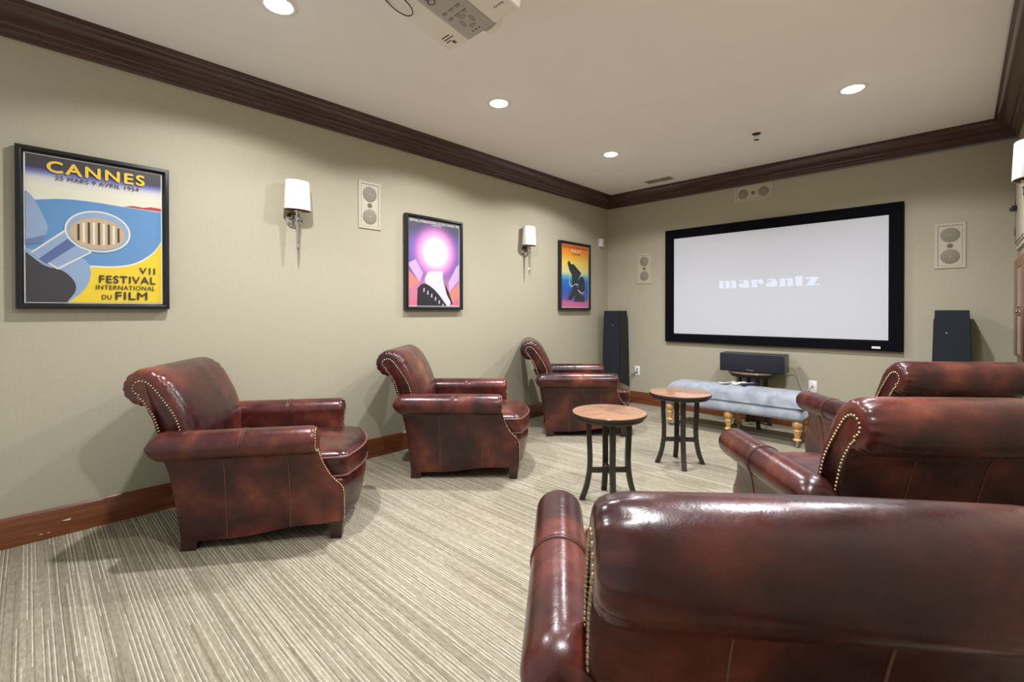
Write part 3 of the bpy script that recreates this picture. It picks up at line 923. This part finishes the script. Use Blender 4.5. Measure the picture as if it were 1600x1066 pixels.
def g_r(x):
    return [[(x, 0), (x + .66, 0), (x + .66, 1.0), (x, 1.0)], [(x - .08, 0), (x + .80, 0), (x + .80, .09), (x - .08, .09)], [(x - .09, .9), (x + .1, .9), (x + .1, 1.0), (x - .09, 1.0)],
            arcp(x + 1.12, .70, .30, .32, 0, 360, 18)[:-1], [(x + .64, .66), (x + .95, .86), (x + 1.12, 1.02), (x + .86, .98), (x + .64, .86)]], 1.40
def g_t(x):
    return [[(x, .05), (x + .1, 0), (x + .72, 0), (x + .72, 1.22), (x, 1.22)], [(x - .14, .90), (x + .92, .90), (x + .92, 1.03), (x - .14, 1.03)], [(x + .6, 0), (x + .84, .0), (x + .84, .12), (x + .6, .12)]], .84
def g_z(x):
    return [[(x, .78), (x + 1.30, .88), (x + 1.30, 1.03), (x, 1.03)], [(x + .55, .9), (x + 1.30, .95), (x + .80, .10), (x + .02, .05)], [(x, 0), (x + 1.36, 0), (x + 1.36, .24), (x + 1.2, .12), (x, .14)]], 1.36
runs = []; x = 0
for fn in (lambda q: g_n(q, 3, .60, .20), g_a, g_r, g_a, g_n, g_t, g_z):
    L, wd_ = fn(x); runs += L; x += wd_ + .27
mb = MB(); sxx = (2.466 - 1.497) / (x - .27)
for k, L in enumerate(runs):
    mb.poly([(1.497 + px * sxx - ox, -.0304 - .00004 * (k % 5), 1.459 + pz * .083 - oz) for px, pz in L])
mb.build('projected_logo', M['screen_text'], sc, 0, fix=False)

# ------------------------------------------------------------------ framed posters
FW, FZ0, FZ1 = .637, 1.2135, 2.0525
A0, A1 = 1.2505, 2.0155       # printed area heights
AW = .563
def poster(label, y0, cat='poster'):
    t = thing('framed_poster', label, 'poster', (0, y0, FZ0), 0, 'black framed film festival posters')
    h = FZ1 - FZ0
    def q(i, x): return [(x, i, i), (x, FW - i, i), (x, FW - i, h - i), (x, i, h - i)]
    mb = MB(); mb.loft([q(0.004, 0.002), q(0.0, .006), q(0.0, .042), q(.003, .046), q(.018, .048), q(.022, .0465), q(.031, .034), q(.031, .012)], True); mb.build('frame', M['black'], t, 25)
    mb = MB(); mb.box(.004, .0255, .029, FW - .029, .029, h - .029); mb.build('mat_board', M['plate'], t, 0)
    mb = MB(); mb.box(.0335, .035, .030, FW - .030, .030, h - .030); mb.build('glass_pane', M['glass'], t, 0)
    return t
PX = .0260
def pt(s, v, lay=0): return (PX + lay * .00045, .037 + s * AW, (A0 - FZ0) + v * (A1 - A0))
def tmat(s, v, lay): # text plane: reading direction +y, up +z, facing +x
    m = Matrix(((0, 0, 1, 0), (1, 0, 0, 0), (0, 1, 0, 0), (0, 0, 0, 1)))
    return Matrix.Translation(Vector(pt(s, v, lay))) @ m
def put(mb, body, s0, s1, v0, v1, lay, mat=0, bold=.0, spacing=1.0):
    text_into(mb, body, .1, tmat(s0, v0, lay), mat, bold, ((s1 - s0) * AW, (v1 - v0) * (A1 - A0)), spacing)
def grad_z(name, stops, warp=0.0, rough=0.4):
    t = NT(name)
    sep = t.n('ShaderNodeSeparateXYZ'); t.l(t.coord(), sep.inputs[0])
    z = t.math('DIVIDE', t.math('SUBTRACT', sep.outputs[2], A0 - FZ0), A1 - A0)
    if warp: z = t.math('ADD', z, t.math('MULTIPLY', t.math('SUBTRACT', t.noise(t.mapped((1, 2.2, 9)), 1.0, 2), .5), warp))
    stops = [(p, tuple(k * .82 for k in c[:3]) + (1,)) for p, c in stops]
    t.l(t.ramp(z, stops), t.b.inputs['Base Color']); t.b.inputs['Roughness'].default_value = rough
    return t.m
# --- poster with blue field, yellow corner
p1 = poster('black framed festival poster in blue, grey and yellow lettered CANNES, nearest on the left wall', -5.5556)
ink('p_sea', srgb(98, 150, 198)); ink('p_sea2', srgb(128, 176, 216)); ink('p_yellow', srgb(246, 212, 44)); ink('p_char', srgb(58, 56, 60)); ink('p_steel', srgb(150, 174, 204)); ink('p_steel2', srgb(108, 130, 172))
ink('p_ivory', srgb(236, 232, 214)); ink('p_red', srgb(186, 62, 66)); ink('p_tan', srgb(206, 176, 136)); ink('p_ink', srgb(56, 50, 44)); ink('p_yel2', srgb(248, 208, 66)); ink('p_indigo', srgb(90, 108, 160))
M['p_sky'] = grad_z('festival_sky', [(0.0, srgb(236, 232, 206)), (.80, srgb(236, 232, 208)), (.845, srgb(220, 220, 214)), (.885, srgb(120, 126, 186)), (.915, srgb(66, 62, 80)), (1.0, srgb(64, 62, 60))], .05)
mats = [M[k] for k in ('p_sky', 'p_sea', 'p_yellow', 'p_char', 'p_steel', 'p_steel2', 'p_ivory', 'p_red', 'p_tan', 'p_indigo')]
mb = MB()
def pl(L, lay, mat): mb.poly([pt(s, v, lay) for s, v in L], mat)
pl([(0, 0), (1, 0), (1, 1), (0, 1)], 0, 0)
hor = catmull([(0, .69), (.237, .727), (.467, .733), (.69, .724), (1, .717)], 6)
pl([(0, 0), (1, 0)] + hor[::-1], 1, 6)
pl([(0, 0), (1, 0)] + [(s, v - .008) for s, v in hor[::-1]], 2, 1)
pl([(.69, .719), (1, .715)] + [(1.0, .738), (.915, .741), (.847, .729), (.768, .734)], 3, 7)
yel = catmull([(.20, 0), (.34, .24), (.44, .252), (.636, .259), (.791, .294), (.926, .376), (1, .47)], 6)
pl([(1, 0)] + [(s, min(1, v + .013)) for s, v in yel[::-1]], 3, 6)
pl([(1, 0)] + yel[::-1], 4, 2)
bl = catmull([(.28, 0), (.40, .10), (.44, .22), (.39, .31), (.2, .34), (0, .36)], 6)
pl([(0, 0)] + bl, 5, 4)
dk = catmull([(.27, 0), (.33, .08), (.32, .15), (.24, .22), (.12, .25), (0, .335)], 6)
pl([(0, 0)] + dk, 6, 3)
pl([(0, .42), (.13, .46)] + catmull([(.13, .46), (.14, .53), (.06, .69), (0, .75)], 5), 6, 4)
pl([(0, .42), (.13, .46), (.10, .40), (0, .385)], 7, 5)
# a plain banded cylinder shape ending in an oval of upright bars
band = [(.04, .33), (.27, .50), (.43, .36), (.21, .24)]
pl([(.03, .335), (.268, .515), (.45, .36), (.21, .225)], 7, 6)
pl(band, 8, 4)
pl([(.085, .295), (.29, .455), (.345, .41), (.135, .262)], 9, 9)
ov = [(.50 + .245 * math.cos(R(a)), .513 + .150 * math.sin(R(a))) for a in range(0, 360, 8)]
pl(ov, 10, 6)
pl([(.50 + (s - .50) * .94, .513 + (v - .513) * .93) for s, v in ov], 11, 4)
ov2 = [(.495 + .205 * math.cos(R(a)), .498 + .112 * math.sin(R(a))) for a in range(0, 360, 8)]
pl(ov2, 12, 8)
for k in range(9):
    c = .345 + k * .037; hh = .112 * math.sqrt(max(0, 1 - ((c + .008 - .495) / .205) ** 2)) * .72
    pl([(c, .498 - hh), (c + .017, .498 - hh), (c + .017, .498 + hh), (c, .498 + hh)], 13, 6 if k % 2 else 3)
mb.build('print', mats, p1, 0, fix=False)
mb = MB()
put(mb, 'CANNES', .142, .858, .894, .970, 14, 0, .003, 1.2)
put(mb, '25 MARS 9 AVRIL 1954', .196, .812, .846, .876, 14, 1, .0006, 1.15)
put(mb, 'VII', .815, .943, .222, .268, 14, 1, .002, 1.3)
put(mb, 'FESTIVAL', .502, .946, .145, .198, 14, 1, .0018, 1.1)
put(mb, 'INTERNATIONAL', .478, .943, .096, .128, 14, 1, .0012, 1.1)
put(mb, 'DU', .521, .594, .024, .056, 14, 1, .0012, 1.1)
put(mb, 'FILM', .625, .877, .024, .079, 14, 1, .0018, 1.1)
mb.build('lettering', [M['p_yel2'], M['p_ink']], p1, 0, fix=False)

# --- poster with a soft pale glow
p2 = poster('black framed purple and pink festival poster with a white glow, middle of the left wall', -3.252)
def make_glow():
    t = NT('festival_glow')
    sep = t.n('ShaderNodeSeparateXYZ'); t.l(t.coord(), sep.inputs[0])
    s = t.math('DIVIDE', t.math('SUBTRACT', sep.outputs[1], .037), AW)
    v = t.math('DIVIDE', t.math('SUBTRACT', sep.outputs[2], A0 - FZ0), A1 - A0)
    base = t.ramp(v, [(0.0, srgb(206, 106, 122)), (.20, srgb(188, 120, 148)), (.42, srgb(114, 92, 158)), (.72, srgb(112, 100, 168)), (.90, srgb(80, 78, 96)), (1.0, srgb(76, 76, 84))])
    dx = t.math('DIVIDE', t.math('SUBTRACT', s, .515), .40)
    dv = t.math('DIVIDE', t.math('SUBTRACT', v, .635), .285)
    d = t.math('SQRT', t.math('ADD', t.math('MULTIPLY', dx, dx), t.math('MULTIPLY', dv, dv)))
    d = t.math('MULTIPLY', d, 0.5)
    glow = t.ramp(d, [(0.0, srgb(236, 230, 228)), (.24, srgb(234, 222, 226)), (.36, srgb(222, 160, 204)), (.47, srgb(198, 122, 184)), (.56, srgb(150, 100, 170))])
    fac = t.ramp(d, [(.42, (1, 1, 1, 1)), (.64, (0, 0, 0, 1))])
    t.l(t.mix(fac, base, glow), t.b.inputs['Base Color']); t.b.inputs['Roughness'].default_value = .4
    return t.m
M['p_glow'] = make_glow()
ink('p_lilac', srgb(214, 178, 224)); ink('p_coral', srgb(238, 138, 122)); ink('p_violet', srgb(152, 110, 178)); ink('p_black', srgb(40, 38, 44)); ink('p_pale', srgb(238, 222, 240)); ink('p_white', srgb(246, 246, 246))
mb = MB()
pl([(0, 0), (1, 0), (1, 1), (0, 1)], 0, 0)
pl([(.0, .49), (.127, .535), (.266, .381), (.2, .274), (.0, .46)], 1, 1)
pl([(.0, .40), (.2, .274), (.0, .19)], 1, 2)
pl([(1, .52), (.94, .484), (.772, .28), (.792, .171), (1, .326)], 1, 1)
pl([(1, .28), (.80, .165), (.84, .05), (1, .10)], 1, 2)
pl(catmull([(.36, .40), (.30, .28), (.50, .16), (.74, .0), (.84, .03), (.72, .18), (.66, .32), (.66, .42)], 4), 2, 4)
pl([(.15, 0)] + catmull([(.16, .20), (.25, .255), (.37, .244), (.547, .154), (.74, 0)], 5), 3, 3)
pl([(.80, .0), (.86, .03), (.78, .17), (.70, .27), (.73, .15), (.82, .045)], 3, 3)
for k in range(6):
    a = .27 + k * .075; c = .185 - k * .028 - (k * k) * .0016
    pl([(a, c - .022), (a + .018, c - .026), (a + .024, c + .018), (a + .006, c + .022)], 4, 4)
mb.build('print', [M[k] for k in ('p_glow', 'p_lilac', 'p_coral', 'p_black', 'p_pale')], p2, 0, fix=False)
mb = MB()
put(mb, 'FESTIVAL INTERNATIONAL DU FILM CANNES 1982', .012, .988, .968, .996, 5, 0, .0008, .95)
put(mb, '14-26 MAI 1982', .43, .62, .946, .960, 5, 0, .001)
mb.build('lettering', M['p_white'], p2, 0, fix=False)

# --- poster with rainbow sky
p3 = poster('black framed rainbow coloured festival poster with a dark angular shape, nearest the screen corner', -1.105)
M['p_rain'] = grad_z('festival_rainbow', [(0.0, srgb(226, 112, 150)), (.07, srgb(206, 106, 158)), (.14, srgb(92, 92, 176)), (.28, srgb(40, 96, 192)), (.43, srgb(30, 124, 206)), (.50, srgb(118, 190, 206)), (.56, srgb(232, 232, 160)), (.72, srgb(252, 222, 96)), (.84, srgb(252, 172, 56)), (1.0, srgb(244, 116, 44))], .02)
ink('p_slate', srgb(44, 50, 56)); ink('p_rust', srgb(150, 54, 26)); ink('p_cream', srgb(255, 240, 200))
mb = MB()
pl([(0, 0), (1, 0), (1, 1), (0, 1)], 0, 0)
pl([(.27, .75), (.36, .69), (.44, .70), (.73, .56), (.62, .47), (.60, .36), (.40, .30), (.38, .52), (.30, .58), (.22, .70)], 1, 1)
pl(catmull([(.62, .44), (.70, .50), (.82, .49), (.86, .38), (.84, .26), (.70, .22), (.62, .30)], 4), 2, 1)
pl([(.42, .33), (.60, .33), (.66, .22), (.86, .17), (.86, .09), (.44, .09), (.52, .20), (.34, .105), (.24, .12)], 1, 1)
pl([(.30, .27), (.32, .275), (.22, .10), (.20, .10)], 1, 1)
for L in ([(.29, .52), (.28, .42), (.30, .36), (.38, .33), (.46, .36)], [(.44, .34), (.50, .37), (.60, .36)], [(.60, .28), (.68, .24), (.78, .23), (.86, .27)]):
    cu = catmull(L, 5)
    pl(cu + [(s + .012, v + .012) for s, v in reversed(cu)], 3, 2)
mb.build('print', [M['p_rain'], M['p_slate'], M['p_cream']], p3, 0, fix=False)
mb = MB()
put(mb, 'FESTIVAL INTERNATIONAL', .05, .97, .945, .985, 4, 1, .001)
put(mb, 'FILM', .36, .70, .892, .934, 4, 0, .0016, 1.1)
put(mb, 'CANNES', .38, .68, .846, .872, 4, 1, .001)
mb.build('lettering', [M['p_cream'], M['p_rust']], p3, 0, fix=False)

# ------------------------------------------------------------------ wall sconces
def make_sconce():
    """local: wall at x=0, sconce stands out along +x"""
    t = thing('wall_sconce', '', 'wall lamp', (0, 0, 0), 0, 'nickel wall sconces with white shades')
    X0 = .067
    def ell(z, a, bb): return [(X0 + bb * math.cos(2 * PI * k / 40), a * math.sin(2 * PI * k / 40), z) for k in range(40)]
    mb = MB(); mb.loft([ell(1.924, .0955, .0605), ell(2.03, .089, .0565), ell(2.128, .082, .052)], True)
    mb.loft([ell(1.924, .0955, .0605), ell(1.922, .0945, .0595), ell(1.924, .0935, .0585)], True, mat=0)
    mb.loft([ell(2.128, .082, .052), ell(2.130, .081, .051), ell(2.128, .080, .050)], True, mat=0)
    mb.loft([ell(1.924, .0935, .0585), ell(2.03, .087, .0545), ell(2.128, .080, .050)], True, mat=1)
    mb.build('lamp_shade', [M['shade'], M['shade_in']], t, 50)
    mb = MB(); mb.lathe([(.001, .016), (.040, .016), (.046, .013), (.050, .010), (.056, .008), (.060, .005), (.061, 0)], 0, 1.862, 40, axis='x'); bp = mb.build('backplate', M['nickel'], t, 30)
    mb = MB(); mb.lathe([(.005, .018), (.005, .0155)], -.024, 1.862, 10, axis='x'); mb.build('screw', M['iron'], bp)
    mb = MB(); mb.lathe([(.010, .012), (.008, .03), (.008, X0)], 0, 1.862, 16, axis='x'); mb.build('arm', M['nickel'], t, 40)
    mb = MB(); mb.lathe([(.003, 1.598), (.0055, 1.625), (.0075, 1.652), (.010, 1.656), (.010, 1.664), (.0075, 1.668), (.009, 1.70), (.012, 1.78), (.0145, 1.838), (.018, 1.842), (.018, 1.850), (.0155, 1.853), (.0165, 1.872), (.020, 1.876), (.020, 1.884), (.014, 1.888), (.014, 1.905), (.024, 1.912), (.026, 1.918), (.001, 1.919)], X0, 0, 24); mb.build('stem', M['nickel'], t, 35)
    mb = MB(); mb.lathe([(.017, 1.918), (.017, 2.03), (.001, 2.03)], X0, 0, 20); mb.build('candle_sleeve', M['bronze'], t, 40)
    return t
SC = [((0, -4.172, 0), 0, 'nickel sconce with white shade between the yellow poster and the wall speaker'),
      ((0, -1.690, 0), 0, 'nickel sconce with white shade between the purple and the rainbow posters'),
      ((W, -1.700, 0), PI, 'nickel sconce with white shade cut by the right edge of the picture')]
sco = make_sconce()
for i, (loc, rz, lab) in enumerate(SC):
    o = sco if i == 0 else copy_tree(sco)
    o.location = loc; o.rotation_euler = (0, 0, rz); o['label'] = lab

# ------------------------------------------------------------------ small wall and ceiling fittings
t = thing('motion_detector', 'small white motion detector high on the left wall near the screen corner', 'motion detector', (0, -.200, 2.115))
mb = MB(); mb.box(0, .012, -.034, .034, -.056, .056, .004); mb.build('back_plate', M['plate'], t, 30)
mb = MB(); mb.box(.010, .048, -.032, .032, -.054, .054, .012, 4); h_ = mb.build('housing', M['plate'], t, 40)
mb = MB(); mb.box(.046, .0505, -.020, .020, -.030, .010, .003); mb.build('lens_window', M['offwhite'], h_, 40)
def outlet(label, x, z, sockets):
    t = thing('wall_outlet', label, 'wall outlet', (x, 0, z), 0, 'white wall outlets on the screen wall')
    mb = MB(); mb.box(-.037, .037, -.006, 0, -.060, .060, .003); mb.build('cover_plate', M['plate'], t, 30)
    mb = MB()
    if sockets:
        for s in (1, -1): mb.box(-.013, .013, -.0068, -.005, s * .021 - .012, s * .021 + .012, .003)
    else: mb.lathe([(.009, -.005), (.009, -.010), (.005, -.016), (.001, -.016)], 0, 0, 14, axis='y')
    mb.build('socket', M['greyshell'], t, 30)
outlet('white cable plate on the screen wall beside the left tower speaker', .449, .425, True)
outlet('white cable plate on the screen wall above the right end of the bench', 2.409, .435, False)
def cable(label, pts, r, mat):
    mb = MB(); mb.tube(catmull(pts, 6), r, 8); tag(mb.build('cable', mat, None, 60), label, 'cable')
cable('pale speaker cable from the left tower to its cable plate', [(.358, -.065, .36), (.375, -.05, .375), (.41, -.03, .40), (.449, -.008, .425)], .0035, M['greyshell'])
cable('black speaker cable from the left tower to its cable plate', [(.358, -.065, .335), (.375, -.05, .345), (.40, -.03, .375), (.449, -.008, .405)], .003, M['black'])
cable('pale speaker cable hanging from the centre loudspeaker to the wall plate', [(2.20, -.105, .66), (2.27, -.05, .60), (2.31, -.03, .45), (2.35, -.03, .38), (2.40, -.014, .435)], .003, M['offwhite'])
t = thing('ceiling_vent', 'small two-panel grey air vent in the ceiling near the screen corner', 'air vent', (.930, -.372, H))
mb = MB(); mb.box(-.165, .165, -.072, .072, -.004, 0, .001); mb.build('frame', M['offwhite'], t, 0)
for s in (-1, 1):
    mb = MB(); mb.box(s * .080 - .070, s * .080 + .070, -.056, .056, -.0055, -.003, mat=0)
    for k in range(9): mb.box(s * .080 - .070, s * .080 + .070, -.054 + k * .0125, -.048 + k * .0125, -.0085, -.005, mat=1)
    mb.build('louver_panel', [M['ventdark'], M['ventgrey']], t, 0)
t = thing('fire_sprinkler', 'small dark fire sprinkler head hanging from the ceiling in front of the screen', 'fire sprinkler', (2.202, -1.119, H))
mb = MB(); mb.lathe([(.036, 0), (.034, -.004), (.022, -.010), (.012, -.012), (.012, -.001)], n=28); mb.build('escutcheon', M['iron'], t, 40)
mb = MB(); mb.lathe([(.010, -.010), (.010, -.020), (.006, -.022)], n=16)
for s in (-1, 1): mb.tube([(s * .006, 0, -.018), (s * .015, 0, -.026), (s * .014, 0, -.040), (s * .004, 0, -.050)], .0024, 8)
mb.build('frame_arms', M['nickel'], t, 40)
mb = MB(); mb.lathe([(.004, -.046), (.005, -.052), (.020, -.053), (.021, -.055), (.001, -.056)], n=20); mb.build('deflector', M['iron'], t, 40)

# ------------------------------------------------------------------ ceiling projector (hung upside down, tipped towards the screen)
pj = thing('ceiling_projector', 'white and grey video projector hanging upside down from the ceiling', 'projector', (1.998, -4.147, 2.40))
pj.rotation_euler = (R(-9.2), 0, 0)
# local: y=0 front edge, body runs to -y, z=0 underside (the projector's own top), z up
mb = MB(); mb.box(-.2235, -.085, -.40, 0, 0, .115, .012, 3); mb.box(.075, .2235, -.40, 0, 0, .115, .012, 3); mb.box(-.090, .080, -.398, -.006, .006, .113, .004); mb.build('shell', M['case_white'], pj, 40)
mb = MB(); mb.box(-.085, .074, -.42, -.004, -.003, .05, .008, 3); pn = mb.build('control_panel', M['case_grey'], pj, 40)
mb = MB()
def dm(x, y): return Matrix.Translation((x, y, -.0036)) @ Matrix.Rotation(PI, 4, 'Y')
text_into(mb, 'BenQ', .05, dm(.062, -.262), 0, .0006, (.125, .034))
mb.build('lettering', M['darkgrey'], pn, 0, fix=False)
mb = MB()
for i in range(2):
    for j in range(3): 
        x_, y_ = -.048 + j * .040, -.172 + i * .034
        mb.box(x_ - .015, x_ + .015, y_ - .0015, y_ + .0015, -.0042, -.002)
        mb.box(x_ - .013, x_ + .009, y_ + .008, y_ + .0095, -.0040, -.002)
for dx, dy, w_, h_ in ((0, .028, .016, .006), (0, -.028, .016, .006), (.028, 0, .006, .016), (-.028, 0, .006, .016)):
    x_, y_ = .0 + dx, -.088 + dy
    mb.tube([(x_ + w_ * math.cos(R(a)), y_ + h_ * math.sin(R(a)), -.003) for a in range(0, 360, 24)], .0012, 6, True)
mb.build('keypad_print', M['darkgrey'], pn, 0, fix=False)
for k in range(3):
    mb = MB(); mb.lathe([(.004, -.002), (.004, -.0042), (.001, -.0045)], -.026 + k * .020, -.034, 10); mb.build('indicator_light', M['darkgrey'], pn)
mb = MB()
for k, (L, y_) in enumerate(((.050, -.082), (.062, -.068), (.030, -.054))): mb.box(-.185, -.185 + L, y_, y_ + .006, -.0006, .001)
mb.lathe([(.010, .001), (.010, -.0006), (.001, -.0007)], -.150, -.036, 14)
mb.build('specification_print', M['darkgrey'], pj, 0)
mb = MB(); text_into(mb, 'BenQ', .02, Matrix.Translation((.190, -.075, -.0006)) @ Matrix.Rotation(PI, 4, 'Y'), 0, .0003, (.050, .010)); mb.build('small_print', M['darkgrey'], pj, 0, fix=False)
mb = MB(); mb.lathe([(.045, -.02), (.045, .012)], .030, .060, 40, axis='y', mat=1); mb.lathe([(.050, .008), (.056, .012), (.056, .030), (.052, .036), (.047, .036), (.044, .016)], .030, .060, 40, axis='y'); ln = mb.build('lens_barrel', [M['case_white'], M['black']], pj, 40)
mb = MB(); mb.lathe([(.044, .016), (.040, .022), (.02, .027), (.001, .028)], .030, .060, 32, axis='y'); mb.build('lens', M['lens'], ln, 40)
mb = MB()
for s in (-1, 1):
    mb.box(s * .2255 - .004, s * .2255 + .004, -.33, -.06, .030, .080, .003)
mb.build('side_vent', M['black'], pj, 30)
mb = MB(); mb.lathe([(.022, .11), (.022, .30)], 0, -.20, 20); mb.box(-.09, .09, -.28, -.12, .112, .125, .003); mb.build('ceiling_mount', M['plate'], pj, 30)
mb = MB(); mb.tube(catmull([(-.185, -.38, .0), (-.190, -.32, -.012), (-.170, -.27, -.020), (-.135, -.265, -.020), (-.115, -.31, -.012), (-.115, -.42, .0)], 6), .0022, 8); mb.build('dangling_cord', M['black'], pj, 60)

# ------------------------------------------------------------------ right wall: hatch and glazed cabinet
t = thing('wall_hatch', 'cream painted hinged wall hatch at the right edge, above the glazed cabinet', 'wall hatch', (W, -.50, 2.02))
mb = MB()
mb.box(-.014, 0, -.36, .41, -.345, .34, .002); mb.build('frame', M['panel_paint'], t, 0)
mb = MB(); mb.box(-.022, -.013, -.32, .36, -.310, .30, .003); dr = mb.build('door', M['panel_paint'], t, 30)
mb = MB(); mb.box(-.0235, -.021, -.30, .345, -.296, -.288); mb.box(-.0235, -.021, .337, .345, -.296, .286); mb.build('groove', M['dark_gap'], dr, 0)
for z in (.03, -.195):
    mb = MB(); mb.box(-.026, -.012, .366, .390, z - .037, z + .037, .002); mb.build('hinge', M['black'], t, 30)
mb = MB(); mb.box(-.060, -.020, .20, .26, -.055, -.015, .006); mb.box(-.040, -.020, .26, .34, -.045, -.025, .004); mb.build('latch', M['black'], t, 30)
t = thing('glazed_cabinet', 'cherry wood cabinet with glazed door on the right wall beside the corner', 'cabinet', (W, -.62, .85))
mb = MB()
# shallow carcass on the wall: a glazed door beside the corner, open shelves on its near half
mb.box(-.006, 0, -.60, .485, 0, .735, .001, mat=1)
mb.box(-.022, -.001, -.62, .490, .715, .742, .003); mb.box(-.022, -.001, -.62, .490, 0, .03, .003); mb.box(-.022, -.001, .455, .490, .03, .716, .002); mb.box(-.022, -.001, -.345, -.305, .03, .716, .002); mb.box(-.022, -.001, -.62, -.58, .03, .716, .002)
mb.build('carcass', [M['cab_wood'], M['dark_gap']], t, 30)
mb = MB()
for a0, a1 in ((.215, .470), (-.300, -.090)): mb.box(-.028, -.018, a0, a1, .012, .738, .002)
for z0, z1 in ((.012, .030), (.320, .375), (.670, .738)): mb.box(-.0275, -.018, -.092, .217, z0, z1, .002)
mb.box(-.0215, -.019, -.092, .217, .02, .70, 0, mat=1)
dr = mb.build('door', [M['cab_wood'], M['dark_gap']], t, 30)
for z0, z1 in ((.036, .314), (.381, .664)):
    mb = MB(); mb.box(-.0265, -.0225, -.084, .190, z0, z1); mb.build('glass_pane', M['mirror'], dr, 0)
mb = MB(); mb.lathe([(.006, -.026), (.005, -.034), (.012, -.040), (.013, -.048), (.001, -.052)], -.060, .345, 16, axis='x'); mb.build('knob', M['nickel'], dr, 40)
for z in (.26, .49):
    mb = MB(); mb.box(-.021, -.005, -.580, -.345, z, z + .018, .001); mb.build('shelf', M['cab_wood'], t, 0)
